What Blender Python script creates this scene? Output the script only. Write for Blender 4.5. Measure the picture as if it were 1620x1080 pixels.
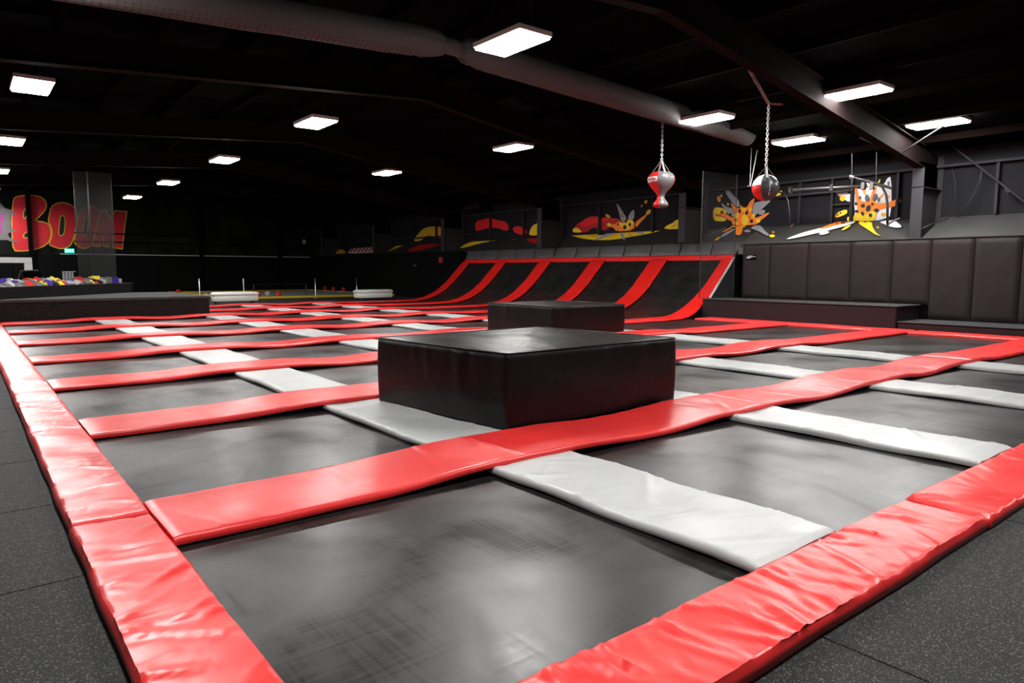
import bpy, bmesh, math, random
import numpy as np
from mathutils import Vector, Matrix, noise as mn

random.seed(7); RS = np.random.RandomState(11)
for o in list(bpy.data.objects): bpy.data.objects.remove(o)
S = bpy.context.scene
COL = S.collection
PI = math.pi

# ------------------------------------------------------------------ camera, world, exposure
FPX, CX, CY, CAMZ = 1094.0, 810.0, 540.0, 1.3
_x = Vector((2190-CX, 430-CY, FPX)).normalized()
_y = Vector((-66-CX, 426-CY, FPX)); _y = (_y - _y.dot(_x)*_x).normalized()
_z = _x.cross(_y)
# rows = world axes in image camera coordinates (x right, y down, z forward)
RW = Matrix((_x, _y, _z))
cam_d = bpy.data.cameras.new('camera'); cam = bpy.data.objects.new('camera', cam_d); COL.objects.link(cam)
cam_d.sensor_width = 36; cam_d.lens = 36*FPX/1620; cam_d.clip_end = 200
r = RW @ Vector((1, 0, 0)); u = RW @ Vector((0, -1, 0)); b = RW @ Vector((0, 0, -1))
cam.matrix_world = Matrix(((r.x, u.x, b.x, 0), (r.y, u.y, b.y, 0), (r.z, u.z, b.z, CAMZ), (0, 0, 0, 1)))
S.camera = cam
w = bpy.data.worlds.new('world'); S.world = w; w.use_nodes = True
w.node_tree.nodes['Background'].inputs[0].default_value = (.5, .55, .65, 1)
w.node_tree.nodes['Background'].inputs[1].default_value = 0.004
S.view_settings.view_transform = 'Standard'; S.view_settings.look = 'None'
S.view_settings.gamma = 1; S.view_settings.use_curve_mapping = False
S.view_settings.exposure = 0.1
LAMP = 105.0

def ray(px, py):
    return RW @ Vector((px-CX, py-CY, FPX))
def hit(px, py, p0, n):
    d = ray(px, py); o = Vector((0, 0, CAMZ)); t = (p0-o).dot(n)/d.dot(n)
    return o + d*t

# ------------------------------------------------------------------ materials
def mat(name, col, rough=.5, spec=.5, metal=0, bump=None, emit=None):
    m = bpy.data.materials.new(name); m.use_nodes = True
    nt = m.node_tree; p = nt.nodes['Principled BSDF']
    p.inputs['Base Color'].default_value = (*col, 1); p.inputs['Roughness'].default_value = rough
    p.inputs['Specular IOR Level'].default_value = spec; p.inputs['Metallic'].default_value = metal
    tc = nt.nodes.new('ShaderNodeTexCoord')
    def noise(scale, detail=3, st=(1, 1, 1), dist=0):
        mp = nt.nodes.new('ShaderNodeMapping'); mp.inputs['Scale'].default_value = st
        n = nt.nodes.new('ShaderNodeTexNoise'); n.inputs['Scale'].default_value = scale
        n.inputs['Detail'].default_value = detail; n.inputs['Distortion'].default_value = dist
        nt.links.new(tc.outputs['Object'], mp.inputs[0]); nt.links.new(mp.outputs[0], n.inputs[0])
        return n.outputs[0]
    m['x'] = 0
    if emit:
        p.inputs['Emission Color'].default_value = (*emit[0], 1); p.inputs['Emission Strength'].default_value = emit[1]
    if bump:
        f = noise(bump[0], 3, bump[2] if len(bump) > 2 else (1, 1, 1), bump[3] if len(bump) > 3 else 0)
        bn = nt.nodes.new('ShaderNodeBump'); bn.inputs['Strength'].default_value = bump[1]; bn.inputs['Distance'].default_value = .02
        nt.links.new(f, bn.inputs['Height']); nt.links.new(bn.outputs[0], p.inputs['Normal'])
    return m, nt, p, noise

def ramp(nt, fac, a, b, c0, c1):
    r = nt.nodes.new('ShaderNodeValToRGB'); r.color_ramp.elements[0].position = a; r.color_ramp.elements[1].position = b
    r.color_ramp.elements[0].color = (*c0, 1); r.color_ramp.elements[1].color = (*c1, 1)
    nt.links.new(fac, r.inputs[0]); return r.outputs[0]
def mrange(nt, fac, a, b, c, d):
    r = nt.nodes.new('ShaderNodeMapRange')
    for k, v in zip((1, 2, 3, 4), (a, b, c, d)): r.inputs[k].default_value = v
    nt.links.new(fac, r.inputs[0]); return r.outputs[0]

def vinyl(name, col, rough, c2=None, bs=.12, spec=.5):
    m, nt, p, noise = mat(name, col, rough, spec)
    if c2: nt.links.new(ramp(nt, noise(2.2, 4), .35, .7, col, c2), p.inputs['Base Color'])
    nt.links.new(mrange(nt, noise(3.5, 4), .3, .7, max(.285, rough-.05), rough+.07), p.inputs['Roughness'])
    a = noise(5, 2, (1, 1, 1), 1.2); c = noise(260, 1)
    mx = nt.nodes.new('ShaderNodeMath'); mx.operation = 'MULTIPLY_ADD'; mx.inputs[1].default_value = .012
    nt.links.new(c, mx.inputs[0]); nt.links.new(a, mx.inputs[2])
    bn = nt.nodes.new('ShaderNodeBump'); bn.inputs['Strength'].default_value = bs; bn.inputs['Distance'].default_value = .02
    nt.links.new(mx.outputs[0], bn.inputs['Height']); nt.links.new(bn.outputs[0], p.inputs['Normal'])
    return m
M = {}
M['red'] = vinyl('red_vinyl', (.82, .036, .034), .31, (.75, .030, .030))
M['red_ramp'] = vinyl('red_ramp_vinyl', (.80, .016, .012), .38, (.72, .014, .012))
M['grey'] = vinyl('grey_vinyl', (.50, .51, .50), .38, (.46, .47, .47))
M['black_vinyl'] = vinyl('black_vinyl', (.006, .0045, .005), .31, (.005, .004, .0045), .25, .24)
M['brown_vinyl'] = vinyl('plum_black_vinyl', (.019, .012, .014), .5, (.016, .011, .012), .2, .2)
M['pad_black'] = vinyl('matt_black_vinyl', (.003, .0033, .0033), .7, None, .1, .08)
M['white'] = vinyl('white_leatherette', (.78, .76, .70), .4, None, .15)
M['panel_grey'] = vinyl('dark_grey_vinyl', (.075, .073, .076), .42, (.06, .058, .06), .2)

m, nt, p, noise = mat('trampoline_mesh', (.02, .02, .02), .4, .6)
a = noise(3, 3, (16, .5, 1)); c = noise(3, 3, (.5, 16, 1)); big = noise(1.3, 4)
mm = nt.nodes.new('ShaderNodeMath'); mm.operation = 'ADD'; nt.links.new(a, mm.inputs[0]); nt.links.new(c, mm.inputs[1])
m3 = nt.nodes.new('ShaderNodeMath'); m3.operation = 'ADD'; nt.links.new(mm.outputs[0], m3.inputs[0]); nt.links.new(big, m3.inputs[1])
nt.links.new(mrange(nt, m3.outputs[0], 1.15, 1.85, .29, .43), p.inputs['Roughness'])
sp = noise(1.1, 4, (1, 1, 1), .6)
m5 = nt.nodes.new('ShaderNodeMath'); m5.operation = 'MULTIPLY_ADD'; m5.inputs[1].default_value = .14
nt.links.new(mm.outputs[0], m5.inputs[0]); nt.links.new(sp, m5.inputs[2])
nt.links.new(mrange(nt, m5.outputs[0], .50, .78, .12, .95), p.inputs['Specular IOR Level'])
nt.links.new(ramp(nt, mm.outputs[0], .85, 1.2, (.006, .006, .006), (.014, .0135, .013)), p.inputs['Base Color'])
wv = noise(240, 1)
bn = nt.nodes.new('ShaderNodeBump'); bn.inputs['Strength'].default_value = .07; bn.inputs['Distance'].default_value = .002
m4 = nt.nodes.new('ShaderNodeMath'); m4.operation = 'MULTIPLY_ADD'; m4.inputs[1].default_value = .25
nt.links.new(wv, m4.inputs[0]); nt.links.new(mm.outputs[0], m4.inputs[2])
nt.links.new(m4.outputs[0], bn.inputs['Height']); nt.links.new(bn.outputs[0], p.inputs['Normal'])
M['bed'] = m

m, nt, p, noise = mat('speckled_rubber', (.03, .03, .03), .7, .2)
n1 = noise(135, 2); n2 = noise(1.2, 3)
mx = nt.nodes.new('ShaderNodeMix'); mx.data_type = 'RGBA'
nt.links.new(ramp(nt, n1, .56, .66, (.013, .013, .014), (.12, .12, .112)), mx.inputs[6])
mx.inputs[7].default_value = (.035, .035, .035, 1); nt.links.new(mrange(nt, n2, .3, .8, 0, .3), mx.inputs[0])
nt.links.new(mx.outputs[2], p.inputs['Base Color'])
bn = nt.nodes.new('ShaderNodeBump'); bn.inputs['Strength'].default_value = .4; bn.inputs['Distance'].default_value = .003
nt.links.new(n1, bn.inputs['Height']); nt.links.new(bn.outputs[0], p.inputs['Normal'])
M['rubber'] = m
m, nt, p, noise = mat('black_carpet', (.02, .02, .02), .95, .08, bump=(120, .5))
nt.links.new(ramp(nt, noise(60, 3), .4, .65, (.006, .006, .006), (.032, .029, .028)), p.inputs['Base Color'])
M['carpet'] = m
M['carpet_top'] = mat('grey_carpet', (.035, .035, .036), .8, .3, bump=(90, .4))[0]
M['wall'] = mat('charcoal_wall_paint', (.013, .013, .016), .8, .12, bump=(3, .1))[0]
m, nt, p, noise = mat('dark_block_wall', (.02, .02, .02), .9, .08, bump=(8, .3))
nt.links.new(ramp(nt, noise(1.2, 5), .4, .7, (.005, .006, .005), (.016, .017, .015)), p.inputs['Base Color'])
M['wall_far'] = m
M['ceil'] = mat('black_roof_lining', (.0012, .0012, .0014), .95, .02, bump=(2, .2))[0]
M['purlin'] = mat('red_oxide_purlin', (.004, .002, .002), .95, .02, bump=(4, .1))[0]
M['rafter'] = mat('dark_primer_steel', (.006, .0032, .0032), .85, .06, bump=(6, .1))[0]
M['column'] = mat('grey_painted_steel', (.030, .029, .032), .7, .15, bump=(6, .1))[0]
m, nt, p, noise = mat('mural_ledge', (.05, .05, .05), .6, .35, bump=(5, .1))
nt.links.new(ramp(nt, noise(1.5, 4), .3, .7, (.034, .033, .033), (.045, .044, .043)), p.inputs['Base Color'])
M['ledge'] = m
M['ledge_dark'] = mat('dim_mural_ledge', (.020, .019, .017), .8, .15, bump=(5, .1))[0]
M['side_dark'] = mat('blue_black_board', (.012, .013, .016), .6, .3, bump=(5, .1))[0]
m, nt, p, noise = mat('duct_fabric', (.075, .075, .073), .6, .1, bump=(3, .35, (1, 1, 1), 1))
M['duct'] = m
M['steel'] = mat('brushed_steel', (.55, .55, .55), .3, .5, 1, bump=(60, .05))[0]
M['darksteel'] = mat('black_steel', (.02, .02, .02), .4, .5, 0, bump=(30, .05))[0]
M['midsteel'] = mat('dull_pipe', (.14, .13, .12), .4, .5, .6, bump=(30, .05))[0]
M['chain'] = mat('pale_chain', (.62, .61, .60), .4, .5, .2, bump=(50, .1))[0]
M['chain_red'] = mat('rusty_chain', (.22, .07, .05), .5, .5, .2, bump=(50, .1))[0]
M['webbing'] = mat('grey_webbing', (.42, .42, .42), .6, .3, 0, bump=(120, .2))[0]
M['bag_red'] = vinyl('bag_red', (.75, .02, .015), .34, None, .15)
M['bag_grey'] = vinyl('bag_silver', (.11, .11, .113), .34, None, .15)
M['bag_dark'] = vinyl('bag_gunmetal', (.035, .035, .037), .35, None, .15)
M['bag_white'] = vinyl('bag_white', (.78, .76, .76), .35, None, .1)
M['yellow_mat'] = vinyl('yellow_vinyl', (.75, .50, .02), .4, None, .2)
M['court_grey'] = vinyl('blue_grey_vinyl', (.20, .22, .24), .4, None, .2)
M['frame'] = mat('galvanised_frame', (.03, .03, .03), .6, .4, .2, bump=(10, .1))[0]
M['dark'] = mat('void_black', (.002, .002, .002), .9, .05, bump=(5, .1))[0]
M['lamp_case'] = mat('white_lamp_case', (.55, .45, .43), .5, .4, bump=(20, .05))[0]
M['lamp'] = mat('lamp_diffuser', (1, 1, 1), .5, .3, emit=((1, .985, .96), LAMP), bump=(40, .02))[0]
M['exit'] = mat('exit_green', (.02, .5, .35), .5, .3, emit=((.06, .9, .62), 1.3), bump=(40, .02))[0]
M['exit_w'] = mat('exit_letters', (.8, 1, .9), .5, .3, emit=((.6, 1, .9), 1.8), bump=(40, .02))[0]
M['offwhite'] = mat('offwhite_board', (.50, .49, .50), .5, .4, bump=(10, .05))[0]
for k, c in dict(p_red=(.70, .01, .012), p_crimson=(.42, .008, .01), p_yellow=(.80, .56, .02), p_orange=(.85, .22, .02), p_amber=(.65, .36, .02),
                 p_grey=(.30, .30, .33), p_white=(.72, .72, .78), p_black=(.012, .010, .010), p_magenta=(.30, .04, .20), p_spike=(.14, .13, .14),
                 p_ylet=(.62, .40, .02), p_rlet=(.60, .018, .03), p_void=(.010, .011, .010), p_slate=(.10, .095, .10)).items():
    M[k] = mat('paint_'+k[2:], c, .6, .3, bump=(12, .08))[0]
for k, c in dict(f_grey=(.13, .125, .12), f_red=(.55, .03, .03), f_yellow=(.75, .62, .05), f_purple=(.045, .025, .22), f_black=(.02, .02, .022),
                 f_lilac=(.28, .26, .40), f_pale=(.33, .33, .30)).items():
    M[k] = mat('foam_'+k[2:], c, .9, .1, bump=(80, .3))[0]
# netting: fine black mesh, see-through between strands
def netmat(name, cell, wid, col):
    m, nt, p, noise = mat(name, col, .6, .3)
    tc = [n for n in nt.nodes if n.type == 'TEX_COORD'][0]
    sx = nt.nodes.new('ShaderNodeSeparateXYZ'); nt.links.new(tc.outputs['UV'], sx.inputs[0])
    outs = []
    for k in (0, 1):
        f = nt.nodes.new('ShaderNodeMath'); f.operation = 'MULTIPLY'; f.inputs[1].default_value = 1/cell
        nt.links.new(sx.outputs[k], f.inputs[0])
        g = nt.nodes.new('ShaderNodeMath'); g.operation = 'FRACT'; nt.links.new(f.outputs[0], g.inputs[0])
        h = nt.nodes.new('ShaderNodeMath'); h.operation = 'LESS_THAN'; h.inputs[1].default_value = wid
        nt.links.new(g.outputs[0], h.inputs[0]); outs.append(h)
    mx = nt.nodes.new('ShaderNodeMath'); mx.operation = 'MAXIMUM'
    nt.links.new(outs[0].outputs[0], mx.inputs[0]); nt.links.new(outs[1].outputs[0], mx.inputs[1])
    nt.links.new(mx.outputs[0], p.inputs['Alpha'])
    return m
M['net'] = netmat('black_netting', .035, .09, (.04, .04, .042))
M['net_dense'] = netmat('folded_netting', .02, .42, (.012, .0125, .0125))

# ------------------------------------------------------------------ mesh helpers
def mesh_data(name, V, F, ms, fm=None, smooth=False):
    me = bpy.data.meshes.new(name); me.from_pydata([tuple(v) for v in V], [], [tuple(f) for f in F])
    for k in (ms if isinstance(ms, (list, tuple)) else [ms]): me.materials.append(M[k])
    if fm is not None: me.polygons.foreach_set('material_index', fm)
    if smooth: me.polygons.foreach_set('use_smooth', [True]*len(me.polygons))
    me.validate(); me.update(); return me
def wloc(o):
    v = Vector(o.location)
    while o.parent: o = o.parent; v = v + o.location
    return v
def obj(name, V, F, ms, parent=None, fm=None, smooth=False, kind=None, label=None, auto=None):
    A = np.array([tuple(v) for v in V], dtype=float)
    c = np.array([(A[:, 0].min()+A[:, 0].max())/2, (A[:, 1].min()+A[:, 1].max())/2, A[:, 2].min()])
    me = mesh_data(name, A-c, F, ms, fm, smooth)
    if auto: me.set_sharp_from_angle(angle=auto)
    o = bpy.data.objects.new(name, me); COL.objects.link(o)
    if parent: o.parent = parent; o.location = Vector(c)-wloc(parent)
    else: o.location = c
    if kind: o['kind'] = kind
    if label: o['label'] = label
    return o
def tag(o, label, cat, group=None, kind=None):
    o['label'] = label; o['category'] = cat
    if group: o['group'] = group
    if kind: o['kind'] = kind
    return o
def thing(name, label, cat, loc, group=None):
    o = bpy.data.objects.new(name, None); COL.objects.link(o); o.location = loc; o.empty_display_size = .1
    return tag(o, label, cat, group)

class MB:
    def __init__(s): s.V = []; s.F = []; s.m = []
    def add(s, V, F, m=0):
        n = len(s.V); s.V += [tuple(v) for v in V]; s.F += [tuple(i+n for i in f) for f in F]; s.m += [m]*len(F); return s
    def box(s, x0, x1, y0, y1, z0, z1, m=0, bev=0):
        if bev:
            b = bev; V = []; 
            rings = [(z0, b), (z0+b, 0), (z1-b, 0), (z1, b)]
            for z, i in rings:
                for (px, py) in ((x0+i, y0+b), (x0+b, y0+i), (x1-b, y0+i), (x1-i, y0+b), (x1-i, y1-b), (x1-b, y1-i), (x0+b, y1-i), (x0+i, y1-b)):
                    V.append((px, py, z))
            F = [tuple(reversed(range(8))), tuple(range(24, 32))]
            for k in range(3):
                for j in range(8): F.append((k*8+j, k*8+(j+1) % 8, k*8+8+(j+1) % 8, k*8+8+j))
            return s.add(V, F, m)
        V = [(x0, y0, z0), (x1, y0, z0), (x1, y1, z0), (x0, y1, z0), (x0, y0, z1), (x1, y0, z1), (x1, y1, z1), (x0, y1, z1)]
        return s.add(V, [(3, 2, 1, 0), (4, 5, 6, 7), (0, 1, 5, 4), (1, 2, 6, 5), (2, 3, 7, 6), (3, 0, 4, 7)], m)
    def hexa(s, P, m=0):  # 8 points, bottom 4 ccw then top 4
        return s.add(P, [(3, 2, 1, 0), (4, 5, 6, 7), (0, 1, 5, 4), (1, 2, 6, 5), (2, 3, 7, 6), (3, 0, 4, 7)], m)
    def tube(s, pts, r, n=8, m=0, closed=False):
        P = [Vector(p) for p in pts]; k = len(P); V = []; F = []
        up = None
        for i, p in enumerate(P):
            if closed: t = (P[(i+1) % k]-P[i-1]).normalized()
            else: t = (P[min(i+1, k-1)]-P[max(i-1, 0)]).normalized()
            if up is None: up = Vector((0, 0, 1)) if abs(t.z) < .9 else Vector((1, 0, 0))
            a = t.cross(up).normalized(); bb = a.cross(t).normalized(); up = bb
            rr = r[i] if isinstance(r, (list, tuple)) else r
            for j in range(n): V.append(p+a*math.cos(2*PI*j/n)*rr+bb*math.sin(2*PI*j/n)*rr)
        R = k if closed else k-1
        for i in range(R):
            for j in range(n): F.append((i*n+j, i*n+(j+1) % n, ((i+1) % k)*n+(j+1) % n, ((i+1) % k)*n+j))
        if not closed: F += [tuple(reversed(range(n))), tuple(range((k-1)*n, k*n))]
        return s.add(V, F, m)
    def lathe(s, prof, c, n=24, m=0, a0=0, a1=2*PI):
        V = []; F = []; full = abs(a1-a0-2*PI) < 1e-6; q = n if full else n+1
        for (rr, z) in prof:
            for j in range(q):
                a = a0+(a1-a0)*j/n; V.append((c[0]+rr*math.cos(a), c[1]+rr*math.sin(a), c[2]+z))
        for i in range(len(prof)-1):
            for j in range(n):
                j2 = (j+1) % n if full else j+1
                F.append((i*q+j, i*q+j2, (i+1)*q+j2, (i+1)*q+j))
        return s.add(V, F, m)
    def obj(s, name, ms, parent=None, **k):
        return obj(name, s.V, s.F, ms, parent, fm=s.m if isinstance(ms, (list, tuple)) else None, **k)

def nz(x, y, z=0): return mn.noise(Vector((x, y, z)))

def with_skirt(V, F, nx, ny, drop):
    # closes a (nx+1)x(ny+1) grid into a thin solid; rim uses its own vertices so the top keeps clean normals
    V = [tuple(v) for v in V]; idx = [i*(ny+1) for i in range(nx+1)] + [nx*(ny+1)+j for j in range(1, ny+1)] + [i*(ny+1)+ny for i in range(nx-1, -1, -1)] + [j for j in range(ny-1, 0, -1)]
    n0 = len(V); k = len(idx)
    V += [V[i] for i in idx]; V += [(V[i][0]+drop[0], V[i][1]+drop[1], V[i][2]+drop[2]) for i in idx]
    F = list(F)+[(n0+a, n0+k+a, n0+k+(a+1) % k, n0+(a+1) % k) for a in range(k)]
    m0 = len(V); V += [(V[i][0]+drop[0], V[i][1]+drop[1], V[i][2]+drop[2]) for i in range(n0)]
    F += [tuple(m0+i for i in reversed(f)) for f in F if max(f) < n0]
    return V, F
# soft pad swept along a path; cross-section is a rounded slab.
def pad(name, path, side, wid, th, mk, res=.05, nv=12, creases=8, amp=.006, seed=0, parent=None, wav=.008, cw=.022, wid2=None):
    """path: list of Vector (bottom centre line); side: Vector lateral; up = side x tangent."""
    rs = np.random.RandomState(seed)
    P = [Vector(p) for p in path]
    L = [0]
    for i in range(1, len(P)): L.append(L[-1]+(P[i]-P[i-1]).length)
    tot = L[-1]; n = max(6, int(tot/res)); V = []; F = []
    prof = [(-.5, 0, -1, 0), (-.5, .30, 0, .3), (-.5, .72, .004, .7)]
    prof = []
    # (v, inset, height fraction, topweight)
    prof.append((-1, .006, 0.0, 0)); prof.append((-1, 0, .35, 0)); prof.append((-1, .003, .75, .4)); prof.append((-1, .016, .97, .8))
    for j in range(1, nv): prof.append((-1+2*j/nv, 0, 1.0, 1))
    prof.append((1, .016, .97, .8)); prof.append((1, .003, .75, .4)); prof.append((1, 0, .35, 0)); prof.append((1, .006, 0.0, 0))
    K = len(prof)
    cr = []
    for _ in range(creases):
        e = rs.choice([-1, 1]); s0 = rs.uniform(0, tot); ang = rs.uniform(-.75, .75); ln = rs.uniform(.3, 1.15)*wid
        cr.append((s0, e*wid/2, math.sin(ang), -e*math.cos(ang), ln, rs.uniform(.6, 1.4)*cw, rs.uniform(-.6, 1)*amp*1.4))
    crn = np.array(cr) if cr else np.zeros((0, 7))
    ss = np.linspace(0, tot, n+1)
    for i, s in enumerate(ss):
        k = min(np.searchsorted(L, s, side='right')-1, len(P)-2); k = max(k, 0)
        f = (s-L[k])/max(L[k+1]-L[k], 1e-6)
        # smooth via local average of tangent
        c = P[k].lerp(P[k+1], f)
        t = (P[k+1]-P[k]).normalized()
        if f < .5 and k > 0: t = (t*(0.5+f)+(P[k]-P[k-1]).normalized()*(.5-f)).normalized()
        elif f >= .5 and k < len(P)-2: t = (t*(1.5-f)+(P[k+2]-P[k+1]).normalized()*(f-.5)).normalized()
        up = side.cross(t).normalized()
        if up.z < 0: up = -up
        endf = min(1, min(s, tot-s)/.03+.0)
        wd = wid if wid2 is None else wid+(wid2-wid)*s/tot
        for (v, ins, hf, tw) in prof:
            lat = v*(wd/2-ins)
            if ins or abs(v) == 1:
                lat += (1 if v > 0 else -1)*wav*nz(s*1.7, v*5+seed, 1.7)*1.2
            z = th*hf
            if tw:
                z += tw*(.7*amp*nz(s*2, lat*3, seed*3.1)+.35*amp*nz(s*6+5, lat*3, seed*1.3))
                if len(crn):
                    dx = s-crn[:, 0]; dy = lat-crn[:, 1]
                    al = dx*crn[:, 2]+dy*crn[:, 3]; pe = -dx*crn[:, 3]+dy*crn[:, 2]
                    fa = np.clip(1-al/crn[:, 4], 0, 1)*(al > -.05)
                    z += tw*(1-.75*abs(v)**5)*float(np.clip(np.sum(crn[:, 6]*fa*np.exp(-(pe/crn[:, 5])**2)), -1.2*amp, 1.5*amp))
                z -= tw*(1-endf)*th*.25
            V.append(c+side*lat+up*z)
    for i in range(n):
        for j in range(K):
            j2 = (j+1) % K
            F.append((i*K+j, (i+1)*K+j, (i+1)*K+j2, i*K+j2))
    F.append(tuple(range(K))); F.append(tuple(reversed(range(n*K, n*K+K))))
    o = obj(name, V, F, mk, parent, smooth=True, auto=1.0)
    bm = bmesh.new(); bm.from_mesh(o.data); bmesh.ops.recalc_face_normals(bm, faces=bm.faces); bm.to_mesh(o.data); bm.free()
    return o
AX = Vector((1, 0, 0)); AY = Vector((0, 1, 0))
ORD = ['front', 'second', 'third', 'fourth', 'fifth', 'sixth', 'seventh', 'eighth', 'ninth', 'tenth']

# ------------------------------------------------------------------ layout numbers
FZ = -.07
GX = [(2.70, 3.42), (5.42, 6.11), (8.15, 8.85), (10.88, 11.58)]
BY = [(3.58, 4.30), (6.32, 7.06), (9.10, 9.84), (11.93, 12.64), (14.90, 15.60), (17.75, 18.45), (20.70, 21.38), (23.60, 24.25), (26.35, 26.90)]
LX0, LX1 = .36, .74          # left border
FY0, FY1 = 1.20, 1.63        # front border
RX0, RX1 = 16.0, 16.66       # right border
WX = 19.2; WY = 45.0; WL = -7.0; WB = -5.0
RIDGE = 8.5
def rz(x): return (3.75+.148*(18-x)) if x > RIDGE else (3.75+.148*(18-RIDGE)-.07*(RIDGE-x))
def roofz(x): return rz(x)+.70

# ------------------------------------------------------------------ structure
# floor: slab around the sunken court + pit bottom under the beds
fl = MB()
fl.box(WL, LX0+.12, WB, WY, FZ-.6, FZ-.012); fl.box(LX0+.12, WX+.3, WB, FY0+.12, FZ-.6, FZ-.012)
fl.box(5.66, WX+.3, 26.88, WY, FZ-.6, FZ-.012); fl.box(LX0+.12, 5.66, 21.5, WY, FZ-.6, FZ-.012)
fl.box(RX1-.12, WX+.3, FY0+.12, 11.9, FZ-.6, FZ-.012); fl.box(LX0+.12, WX+.3, FY0+.12, 26.88, FZ-.7, FZ-.6)
floor = fl.obj('floor', 'rubber', kind='structure')
# rubber sheets laid over it, butt-jointed
y = WB
for i in range(60):
    y1 = y+1.22
    if y1 > WY: break
    x0 = WL
    MB().box(x0+.004, LX0+.10, y+.004, y1-.004, FZ-.012, FZ, bev=.003).obj('rubber_sheet', 'rubber', floor)
    y = y1
for i in range(9):
    x0 = .46+i*2.0
    MB().box(x0+.004, x0+1.996, WB+.004, FY0+.09, FZ-.012, FZ, bev=.003).obj('rubber_sheet', 'rubber', floor)
for i in range(11):
    x0 = LX0+.13+i*1.7
    MB().box(x0+.004, min(x0+1.696, WX), max(26.92, 26.92), 33.0, FZ-.012, FZ, bev=.003).obj('rubber_sheet', 'rubber', floor)

def wall(name, x0, x1, y0, y1, z0, z1, mk): return MB().box(x0, x1, y0, y1, z0, z1).obj(name, mk, kind='structure')
wr = wall('wall_right', WX, WX+.2, WB, WY+.2, FZ, 4.35, 'wall')
wf = MB()
wf.hexa([(WL, WY, FZ), (WX, WY, FZ), (WX, WY+.2, FZ), (WL, WY+.2, FZ), (WL, WY, 5.9), (WX, WY, 5.9), (WX, WY+.2, 5.9), (WL, WY+.2, 5.9)])
wfar = wf.obj('wall_far', 'wall_far', kind='structure')
wl = wall('wall_left', WL-.2, WL, WB, WY+.2, FZ, 5.0, 'wall_far')
wb = wall('wall_back', WL-.2, WX+.2, WB-.2, WB, FZ, 5.9, 'wall_far')
c = MB()
for (xa, xb) in ((WL-.2, RIDGE), (RIDGE, WX+.3)):
    c.hexa([(xa, WB-.2, roofz(xa)), (xb, WB-.2, roofz(xb)), (xb, WY+.2, roofz(xb)), (xa, WY+.2, roofz(xa)),
            (xa, WB-.2, roofz(xa)+.15), (xb, WB-.2, roofz(xb)+.15), (xb, WY+.2, roofz(xb)+.15), (xa, WY+.2, roofz(xa)+.15)])
ceil = c.obj('ceiling', 'ceil', kind='structure')
# purlins
for x in [WL+1+i*1.5 for i in range(17)]:
    if x > WX-.3: break
    MB().box(x-.04, x+.04, WB, WY, roofz(x)-.16, roofz(x)-.002).obj('purlin', 'purlin', ceil)
# portal rafters: I sections following the two roof slopes
RY = [.2, 7.1, 14.0, 20.9, 27.9, 34.9, 41.9]
for y in RY:
    m_ = MB()
    for (xa, xb) in (((WL, RIDGE), (RIDGE, 18.1)) if y < 40 else ((RIDGE, 18.1),)):
        za, zb = rz(xa), rz(xb)
        for (h0, h1, hw) in ((0, .025, .11), (.025, .50, .012), (.50, .525, .11)):
            m_.hexa([(xa, y-hw, za+h0), (xb, y-hw, zb+h0), (xb, y+hw, zb+h0), (xa, y+hw, za+h0), (xa, y-hw, za+h1), (xb, y-hw, zb+h1), (xb, y+hw, zb+h1), (xa, y+hw, za+h1)])
    # haunch to column
    m_.hexa([(18.1, y-.012, 3.3), (19.1, y-.012, 3.3), (19.1, y+.012, 3.3), (18.1, y+.012, 3.3), (18.1, y-.012, 4.25), (19.1, y-.012, 4.1), (19.1, y+.012, 4.1), (18.1, y+.012, 4.25)])
    m_.obj('rafter', 'rafter', ceil)
    cb = 2.10 if y < 12 else 2.2
    m_ = MB()
    m_.box(18.02, 18.05, y-.13, y+.13, cb, 3.74); m_.box(18.05, 19.15, y-.012, y+.012, cb, 3.9) ; m_.box(19.15, 19.19, y-.13, y+.13, cb, 4.1)
    m_.box(18.02, 19.15, y-.12, y+.12, 3.28, 3.30)
    m_.obj('column', 'column', wr)
# knee braces from rafter to purlins
for y, s in ((7.1, 1), (7.1, -1), (14.0, 1), (20.9, 1)):
    MB().tube([(16.9, y, rz(16.9)+.02), (16.9, y+s*.9, roofz(16.9)-.17)], .018, 6).obj('flange_brace', 'column', ceil)
# girts on the right wall
for (z, ya, yb) in ((3.86, WB, WY), (3.48, 9.2, 11.3), (3.0, 27, 44)):
    MB().box(WX-.16, WX-.002, ya, yb, z-.03, z+.03).obj('girt', 'column', wr)
for y in (-2.4, 2.0, 4.3, 5.8, 8.0, 9.18, 9.72, 10.67, 16.1, 18.7, 23.2, 25.6, 30.2, 32.6):
    MB().box(WX-.12, WX-.002, y-.03, y+.03, 2.64, 3.83).obj('stud', 'column', wr)
MB().box(WX-.12, WX-.002, 9.22, 9.68, 3.10, 3.14).obj('rail', 'column', wr)

# sloped ledges (mural runs over them)
LA0, LA1 = Vector((18.06, 0, 2.085)), Vector((19.15, 0, 2.63))
LB0, LB1 = Vector((18.80, 0, 2.20)), Vector((19.15, 0, 2.63))
def ledge(name, a, b, y0, y1, par):
    return MB().hexa([(a.x, y0, a.z-.10), (b.x+.04, y0, a.z-.10), (b.x+.04, y1, a.z-.10), (a.x, y1, a.z-.10), (a.x, y0, a.z), (b.x+.04, y0, b.z), (b.x+.04, y1, b.z), (a.x, y1, a.z)]).obj(name, 'ledge' if (a is LA0 or y0 < 13) else 'ledge_dark', par)
for ya, yb in ((WB, .05), (.35, 6.95), (7.25, 11.9)): ledge('ledge', LA0, LA1, ya, yb, wr)
for ya, yb in ((11.92, 13.85), (14.15, 20.75), (21.05, 27.75), (28.05, 34.75), (35.05, 41.75), (42.05, 44.9)): ledge('ledge', LB0, LB1, ya, yb, wr)

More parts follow.
